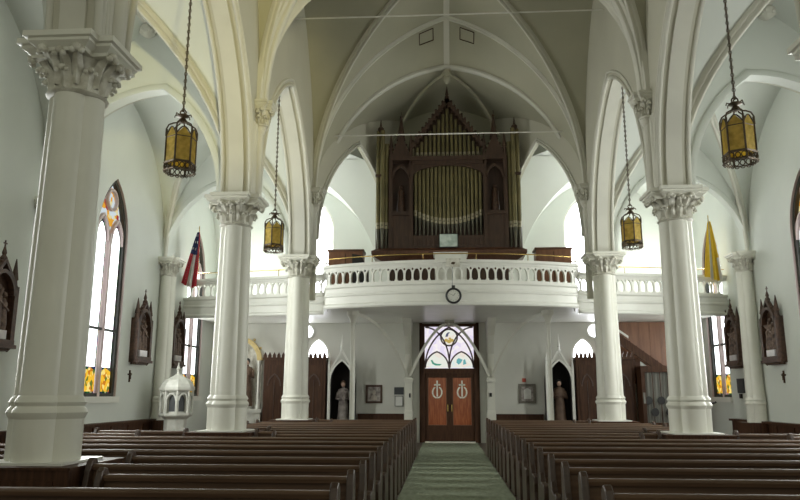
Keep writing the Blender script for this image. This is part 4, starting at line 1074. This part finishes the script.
def niche(s, side):
    xc = s * 3.68; y0 = 24.55; ZN = 2.05
    r = thing('statue_niche', 'white gothic statue niche with black recess, %s of the doors' % side, 'niche', (xc, 25.0, 0))
    b = B(); w = .41
    ring = [(-w, .5)] + [(x, ZN + z) for x, z in arch_pts(w, .72, 10)] + [(w, .5)]
    inner = [(-w + .05, .5)] + [(x * .87, ZN + z * .92) for x, z in arch_pts(w, .75, 10)] + [(w - .05, .5)]
    b.sweep([(xc + x, y0, z) for x, z in ring], (0, 1, 0), [(-.05, -.03), (.05, -.03), (.05, .03), (-.05, .03)])
    b.box(xc - w - .05, xc + w + .05, y0 - .1, 25.38, .0, .5)
    for q in (-1, 1):
        b.box(xc + q * (w + .02) - .035, xc + q * (w + .02) + .035, y0 - .06, y0 + .06, .5, 2.6)
        b.lathe([(.045, 2.6), (.03, 2.75), (.045, 2.77), (.005, 3.05)], (xc + q * (w + .02), y0, 0), 6)
        b.sweep([(xc + q * .38, y0, 2.45), (xc, y0, 3.1)], (0, 1, 0), [(-.04, -.03), (.04, -.03), (.04, .03), (-.04, .03)])
    b.lathe([(.05, 3.0), (.06, 3.1), (.035, 3.2), (.05, 3.24), (.005, 3.65)], (xc, y0, 0), 6)
    b.build('gothic_frame', 'white', r)
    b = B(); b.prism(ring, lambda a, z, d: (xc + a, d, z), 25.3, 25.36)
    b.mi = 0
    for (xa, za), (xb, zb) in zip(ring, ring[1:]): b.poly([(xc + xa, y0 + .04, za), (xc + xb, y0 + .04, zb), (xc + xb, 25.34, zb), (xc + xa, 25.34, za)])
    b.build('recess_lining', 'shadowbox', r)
niche(-1, 'left'); niche(1, 'right')
def statue(x, y, z, h, robe, label, child=False, facing=-1):
    r = thing('statue', label, 'statue', (x, y, z))
    k = h / 1.5
    b = B(); b.lathe([(.22 * k, 0), (.22 * k, .06 * k), (.18 * k, .08 * k)], (x, y, z), 12); b.build('base', 'stone', r)
    b = B(); b.loft([[(x + rx * k * math.cos(a * PI / 8) * (1 + .06 * math.cos(a * PI / 8 * 6)), y + ry * k * math.sin(a * PI / 8), z + zz * k) for a in range(16)] for rx, ry, zz in
        ((.20, .15, .08), (.17, .13, .4), (.15, .11, .75), (.13, .10, .9), (.17, .11, 1.05), (.19, .11, 1.17), (.15, .09, 1.25), (.05, .05, 1.29), (.045, .045, 1.33))])
    b.build('robe', robe, r, smooth=50)
    b = B(); b.ball((x, y - .01, z + 1.41 * k), .085 * k, 2, (.85, .95, 1.15)); b.ball((x, y - .095 * k, z + 1.40 * k), .014 * k, 1); b.build('head', 'skin', r, smooth=60)
    b = B(); b.ball((x, y + .015, z + 1.44 * k), .095 * k, 2, (.95, .9, 1.1)); b.build('hair', 'darkrobe' if robe != 'darkrobe' else 'black', r, smooth=60)
    b = B()
    for q in (-1, 1): b.tube([(x + q * .18 * k, y, z + 1.15 * k), (x + q * .22 * k, y - .05 * k, z + .95 * k), (x + q * .07 * k, y - .16 * k, z + (1.02 if not child else .92) * k)], .045 * k, 8)
    b.build('arms', robe, r, smooth=60)
    if child:
        b = B(); b.tube([(x + .06 * k, y - .17 * k, z + .92 * k), (x + .10 * k, y - .2 * k, z + 1.15 * k)], .06 * k, 8); b.ball((x + .11 * k, y - .2 * k, z + 1.24 * k), .055 * k, 1); b.build('infant', 'robe', r, smooth=60)
statue(-3.66, 24.9, .5, 1.55, 'robe', 'pale-robed statue holding a child in the left black niche', True)
statue(3.70, 24.9, .5, 1.6, 'darkrobe', 'dim brown-robed statue in the right black niche')

def side_shrine():
    xc = -7.15; y0 = 24.9
    r = thing('side_shrine', 'white and gold arched shrine at the left end of the rear wall', 'shrine', (xc, 25.1, 0))
    b = B(); b.box(xc - .65, xc + .65, y0 - .15, 25.38, 0, 1.0); b.box(xc - .7, xc + .7, y0 - .2, 25.38, 1.0, 1.12); b.box(xc - .45, xc + .45, y0 - .17, y0 - .15, .15, .85)
    b.build('altar_base', 'stone', r)
    for q in (-1, 1):
        b = B(); b.lathe([(.09, 1.12), (.09, 1.22), (.06, 1.26), (.055, 2.6), (.09, 2.7), (.1, 2.78)], (xc + q * .52, y0, 0), 12); b.build('side_column', 'stone', r, smooth=40)
    b = B(); b.sweep([(xc + x, y0, 2.78 + z) for x, z in arch_pts(.52, .72, 10)], (0, 1, 0), [(-.08, -.07), (.08, -.07), (.08, .08), (-.08, .08)])
    for k in range(7):
        a = k / 6 * PI; b.ball((xc + .62 * math.cos(a), y0, 2.82 + .78 * math.sin(a)), .055, 1)
    b.build('gilded_arch', 'gold', r)
    b = B(); b.prism([(-.5, 1.12)] + [(x * .96, 2.78 + z * .96) for x, z in arch_pts(.52, .72, 10)] + [(.5, 1.12)], lambda a, z, d: (xc + a, d, z), 25.3, 25.36); b.build('recess_back', 'carve', r)
side_shrine()
statue(-7.1, 25.05, 1.125, 1.7, 'darkrobe', 'brown-robed statue standing in the gilded shrine')

def font():
    x, y = -7.52, 19.6
    r = thing('baptismal_font', 'white octagonal gothic font with domed cover by the left wall column', 'font', (x, y, 0))
    oc = lambda rr, z: [(x + rr * math.cos((k + .5) * PI / 4), y + rr * math.sin((k + .5) * PI / 4), z) for k in range(8)]
    b = B(); b.loft([oc(.40, 0), oc(.40, .12), oc(.30, .18), oc(.30, .95), oc(.38, 1.02)]); b.build('pedestal', 'stone', r)
    b = B(); b.loft([oc(.42, 1.02), oc(.45, 1.06), oc(.45, 1.12)]); b.loft([oc(.33, 1.1), oc(.33, 1.72)]); b.loft([oc(.44, 1.70), oc(.47, 1.74), oc(.47, 1.82)])
    b.build('bowl_case', 'stone', r)
    b = B()
    for k in range(8):
        p0, p1 = Vector(oc(.42, 0)[k]), Vector(oc(.42, 0)[(k + 1) % 8]); m = (p0 + p1) / 2; tg = (p1 - p0).normalized(); nn = (m - V(x, y, 0)).normalized()
        b.tube([p0 + V(0, 0, 1.12), p0 + V(0, 0, 1.72)], .03, 6)
        b.sweep([m + tg * xx + V(0, 0, 1.45 + zz) for xx, zz in arch_pts(.13, .2, 6)], tuple(nn), [(-.03, -.02), (.03, -.02), (.03, .02), (-.03, .02)])
        for q in (-1, 1): b.tube([m + tg * q * .13 + V(0, 0, 1.12), m + tg * q * .13 + V(0, 0, 1.46)], .018, 5)
    b.build('arcading', 'stone', r)
    b = B()
    for k in range(8):
        m = (Vector(oc(.335, 0)[k]) + Vector(oc(.335, 0)[(k + 1) % 8])) / 2; p0, p1 = Vector(oc(.335, 0)[k]), Vector(oc(.335, 0)[(k + 1) % 8]); tg = (p1 - p0).normalized()
        b.poly([m + tg * a + V(0, 0, z) for a, z in [(-.09, 1.16)] + [(xx, 1.45 + zz) for xx, zz in arch_pts(.09, .15, 5)] + [(.09, 1.16)]])
    b.build('arch_recess', 'slate', r)
    b = B(); b.loft([oc(.44, 1.82), oc(.42, 1.9), oc(.34, 2.0), oc(.17, 2.09), oc(.06, 2.16)]); b.lathe([(.05, 2.16), (.03, 2.25), (.06, 2.3), (.035, 2.36), (.01, 2.48)], (x, y, 0), 8); b.build('domed_cover', 'stone', r)
font()

# framed things on rear wall
def framed(name, x0, x1, z0, z1, fm, im, label, y=25.4, fw=.05, cat='picture', extra=None):
    r = thing(name, label, cat, ((x0 + x1) / 2, y - .02, z0))
    b = B(); b.box(x0, x1, y - .05, y, z0, z0 + fw); b.box(x0, x1, y - .05, y, z1 - fw, z1); b.box(x0, x0 + fw, y - .05, y, z0 + fw, z1 - fw); b.box(x1 - fw, x1, y - .05, y, z0 + fw, z1 - fw); b.build('frame', fm, r)
    b = B(); b.box(x0 + fw, x1 - fw, y - .025, y, z0 + fw, z1 - fw); b.build('print', im, r)
    if extra: extra(r)
def bust(r):
    b = B(); cx = -2.64; b.prism([(cx - .12, 1.42), (cx + .12, 1.42), (cx + .09, 1.56), (cx + .04, 1.6), (cx - .04, 1.6), (cx - .09, 1.56)], lambda a, z, d: (a, d, z), 25.365, 25.372)
    b.prism([(cx + .06 * math.cos(k * PI / 5), 1.69 + .085 * math.sin(k * PI / 5)) for k in range(10)], lambda a, z, d: (a, d, z), 25.36, 25.366); b.build('portrait', 'bust', r)
framed('framed_picture', -2.93, -2.35, 1.32, 1.95, 'relief', 'photo', 'small brown framed portrait on the rear wall left of the doors', fw=.07, extra=bust)
def sheet(r):
    b = B(); b.prism([(2.56, 1.48), (2.81, 1.48), (2.81, 1.78), (2.72, 1.84), (2.65, 1.84), (2.56, 1.78)], lambda a, z, d: (a, d, z), 25.365, 25.372); b.build('sheet', 'paper', r)
framed('framed_notice', 2.38, 2.97, 1.33, 1.99, 'greyframe', 'photo', 'framed notice with white sheet on the rear wall right of the doors', fw=.09, extra=sheet)
b = B(); b.box(-1.93, -1.60, 25.36, 25.4, 1.62, 1.87); tag(b.build('hymn_board', 'slate'), 'small dark plaque above a paper notice left of the doors', 'plaque')
framed('paper_notice', -1.91, -1.62, 1.22, 1.57, 'slate', 'paper', 'thin black framed white paper notice left of the doors', fw=.015)
b = B(); b.box(2.52, 2.64, 25.34, 25.4, 2.05, 2.18); tag(b.build('fire_alarm', 'redp'), 'small red alarm box above the framed notice', 'alarm')
b = B(); b.box(1.36, 1.44, 25.06, 25.12, 1.55, 1.68); tag(b.build('switch_box', 'black'), 'small black switch on the pilaster right of the doors', 'switch')
b = B(); b.box(-1.40, -1.35, 25.06, 25.12, 1.52, 1.66); tag(b.build('switch_box', 'black'), 'small black switch on the pilaster left of the doors', 'switch')

# stair, panelling and glazed booth at right rear
b = B(); b.box(5.75, 7.62, 25.2, 25.38, 2.0, 4.10)
for k in range(5): b.box(5.8 + k * .37, 5.82 + k * .37, 25.19, 25.2, 2.2, 4.1)
b.box(7.5, 7.62, 25.1, 25.2, 0, 4.1)
tag(b.build('wood_panelling', 'panelwood'), 'orange-brown wood panelling under the gallery, behind the stair', 'panelling')
def stair():
    r = thing('staircase', 'dark gallery staircase slanting down behind the right rear column', 'staircase', (6.7, 24.9, 0))
    f = lambda a, z, d: (a, d, z)
    b = B(); b.prism([(5.35, 3.95), (5.35, 3.62), (7.45, 2.05), (7.45, 2.38)], f, 24.7, 24.76); b.build('stringer', 'dark', r)
    b = B(); b.prism([(5.35, 4.10), (5.35, 4.02), (6.05, 3.5), (6.05, 3.58)], f, 24.66, 24.72); b.build('handrail', 'white', r)
    b = B()
    for k in range(9):
        x = 5.45 + k * .22; z = 3.75 - k * .165; b.box(x, x + .24, 24.76, 25.15, z - .03, z)
    b.build('treads', 'dark', r)
    b = B(); b.prism([(6.42, 2.3), (6.42, 2.74), (7.0, 2.3)], f, 24.78, 24.8); b.build('infill', 'plaster', r)
stair()
def booth():
    r = thing('glazed_booth', 'dark framed booth with pale curtains and round dark ornaments, right rear', 'booth', (6.75, 24.3, 0))
    x0, x1, y0 = 6.2, 7.6, 23.95
    b = B(); b.box(x0, x0 + .12, y0, 24.6, 0, 2.55); b.box(x1 - .3, x1, y0, 24.6, 0, 2.55); b.box(x0 + .12, x1 - .3, y0, 24.6, 0, .75); b.box(x0 + .12, x1 - .3, y0, 24.6, 2.35, 2.55); b.box(x0, x1, 24.55, 24.6, .7, 2.4); b.build('frame', 'dark', r)
    xi0, xi1 = x0 + .12, x1 - .3
    b = B(); b.grid([[(xi0 + (xi1 - xi0) * k / 32, y0 + .12 + .02 * math.sin(k * 1.5), z) for k in range(33)] for z in (.75, 2.35)]); b.build('curtain', 'curtain', r, smooth=60)
    for k in (1, 2, 3): 
        b = B(); xx = xi0 + (xi1 - xi0) * k / 4; b.box(xx - .012, xx + .012, y0 + .04, y0 + .07, .75, 2.35); b.build('glazing_bar', 'dark', r)
    for x, z in ((xi0 + .08, 1.45), (xi0 + .48, 1.45), (xi0 + .26, 1.08), (xi0 + .72, 1.08)):
        b = B(); b.prism([(x + .12 * math.cos(k * PI / 8), z + .13 * math.sin(k * PI / 8)) for k in range(16)], lambda a, c, d: (a, d, c), y0 + .005, y0 + .04); b.build('round_ornament', 'black', r)
    b = B(); b.box(x0 + .03, x0 + .09, y0 - .02, y0, 1.35, 1.7); b.build('door_plate', 'curtain', r)
booth()
def chair():
    x, y = 7.55, 22.3
    r = thing('armchair', 'dark chair with curved back by the right wall column', 'chair', (x, y, 0))
    b = B(); b.box(x - .25, x + .25, y - .25, y + .25, .42, .48); b.build('seat', 'dark', r)
    for a in (-1, 1):
        for c in (-1, 1):
            b = B(); b.tube([(x + a * .22, y + c * .22, 0), (x + a * .22, y + c * .22, .43)], .022, 6); b.build('leg', 'dark', r)
    b = B()
    b.tube([(x - .05 + .0, y, .98), (x + .05, y, 1.2), (x + .2, y, 1.36), (x + .36, y, 1.42)], .03, 8)
    b.tube([(x - .22, y + .22, .45), (x - .12, y + .1, .75), (x - .05, y, 1.0)], .025, 6); b.tube([(x + .22, y + .22, .45), (x + .05, y + .1, .75), (x - .05, y, 1.0)], .025, 6)
    b.build('curved_back', 'black', r, smooth=60)
chair()

# ------------------------------------------------------------ flags on the gallery
def flag(kind, label, base, tip, ncol, drop):
    r = thing('flag', label, 'flag', base)
    P0, P1 = Vector(base), Vector(tip)
    b = B(); b.tube([P0, P1], .014, 6); b.build('flagpole', 'brass', r, smooth=60)
    b = B(); b.ball(tuple(P1 + V(0, 0, .04)), .035, 1, (.6, .6, 1.8)); b.build('finial', 'gold', r)
    b = B(); NU, NV = 24, 18; rows = []
    for i in range(NU + 1):
        t = i / NU; w = .08 + ncol * t ** .8
        rows.append([(P1.x + drop[0] * t + (j / NV - .5) * w, P1.y - .05 + .07 * math.sin(j / NV * 6 * PI) * (.25 + t), P1.z - .12 - drop[1] * t + .10 * math.cos(j / NV * 3 + 1) * t) for j in range(NV + 1)])
    vr = [[b.bm.verts.new(p) for p in rw] for rw in rows]
    for i in range(NU):
        for j in range(NV):
            f = b.bm.faces.new([vr[i][j], vr[i][j + 1], vr[i + 1][j + 1], vr[i + 1][j]])
            if kind == 'us':
                if i < 10 and j < 13: f.material_index = 1 if (i % 3 == 1 and j % 3 == (i // 3) % 2 + 1) else 2
                else: f.material_index = (j // 2) % 2
            else: f.material_index = 1 if 6 <= j < 9 or (j > 14 and i > 14) else 0
    b.build('cloth', ['flagred', 'flagwhite', 'flagblue'] if kind == 'us' else ['flagyellow', 'flagwhite'], r, smooth=80)
flag('us', 'american flag with red and white stripes hanging at the left end of the gallery', (-8.12, 22.5, 4.33), (-8.02, 22.0, 6.85), .42, (-.22, 1.7))
flag('vatican', 'yellow and white flag hanging at the right end of the gallery', (8.2, 22.5, 4.33), (8.02, 22.0, 7.0), .46, (.0, 1.75))
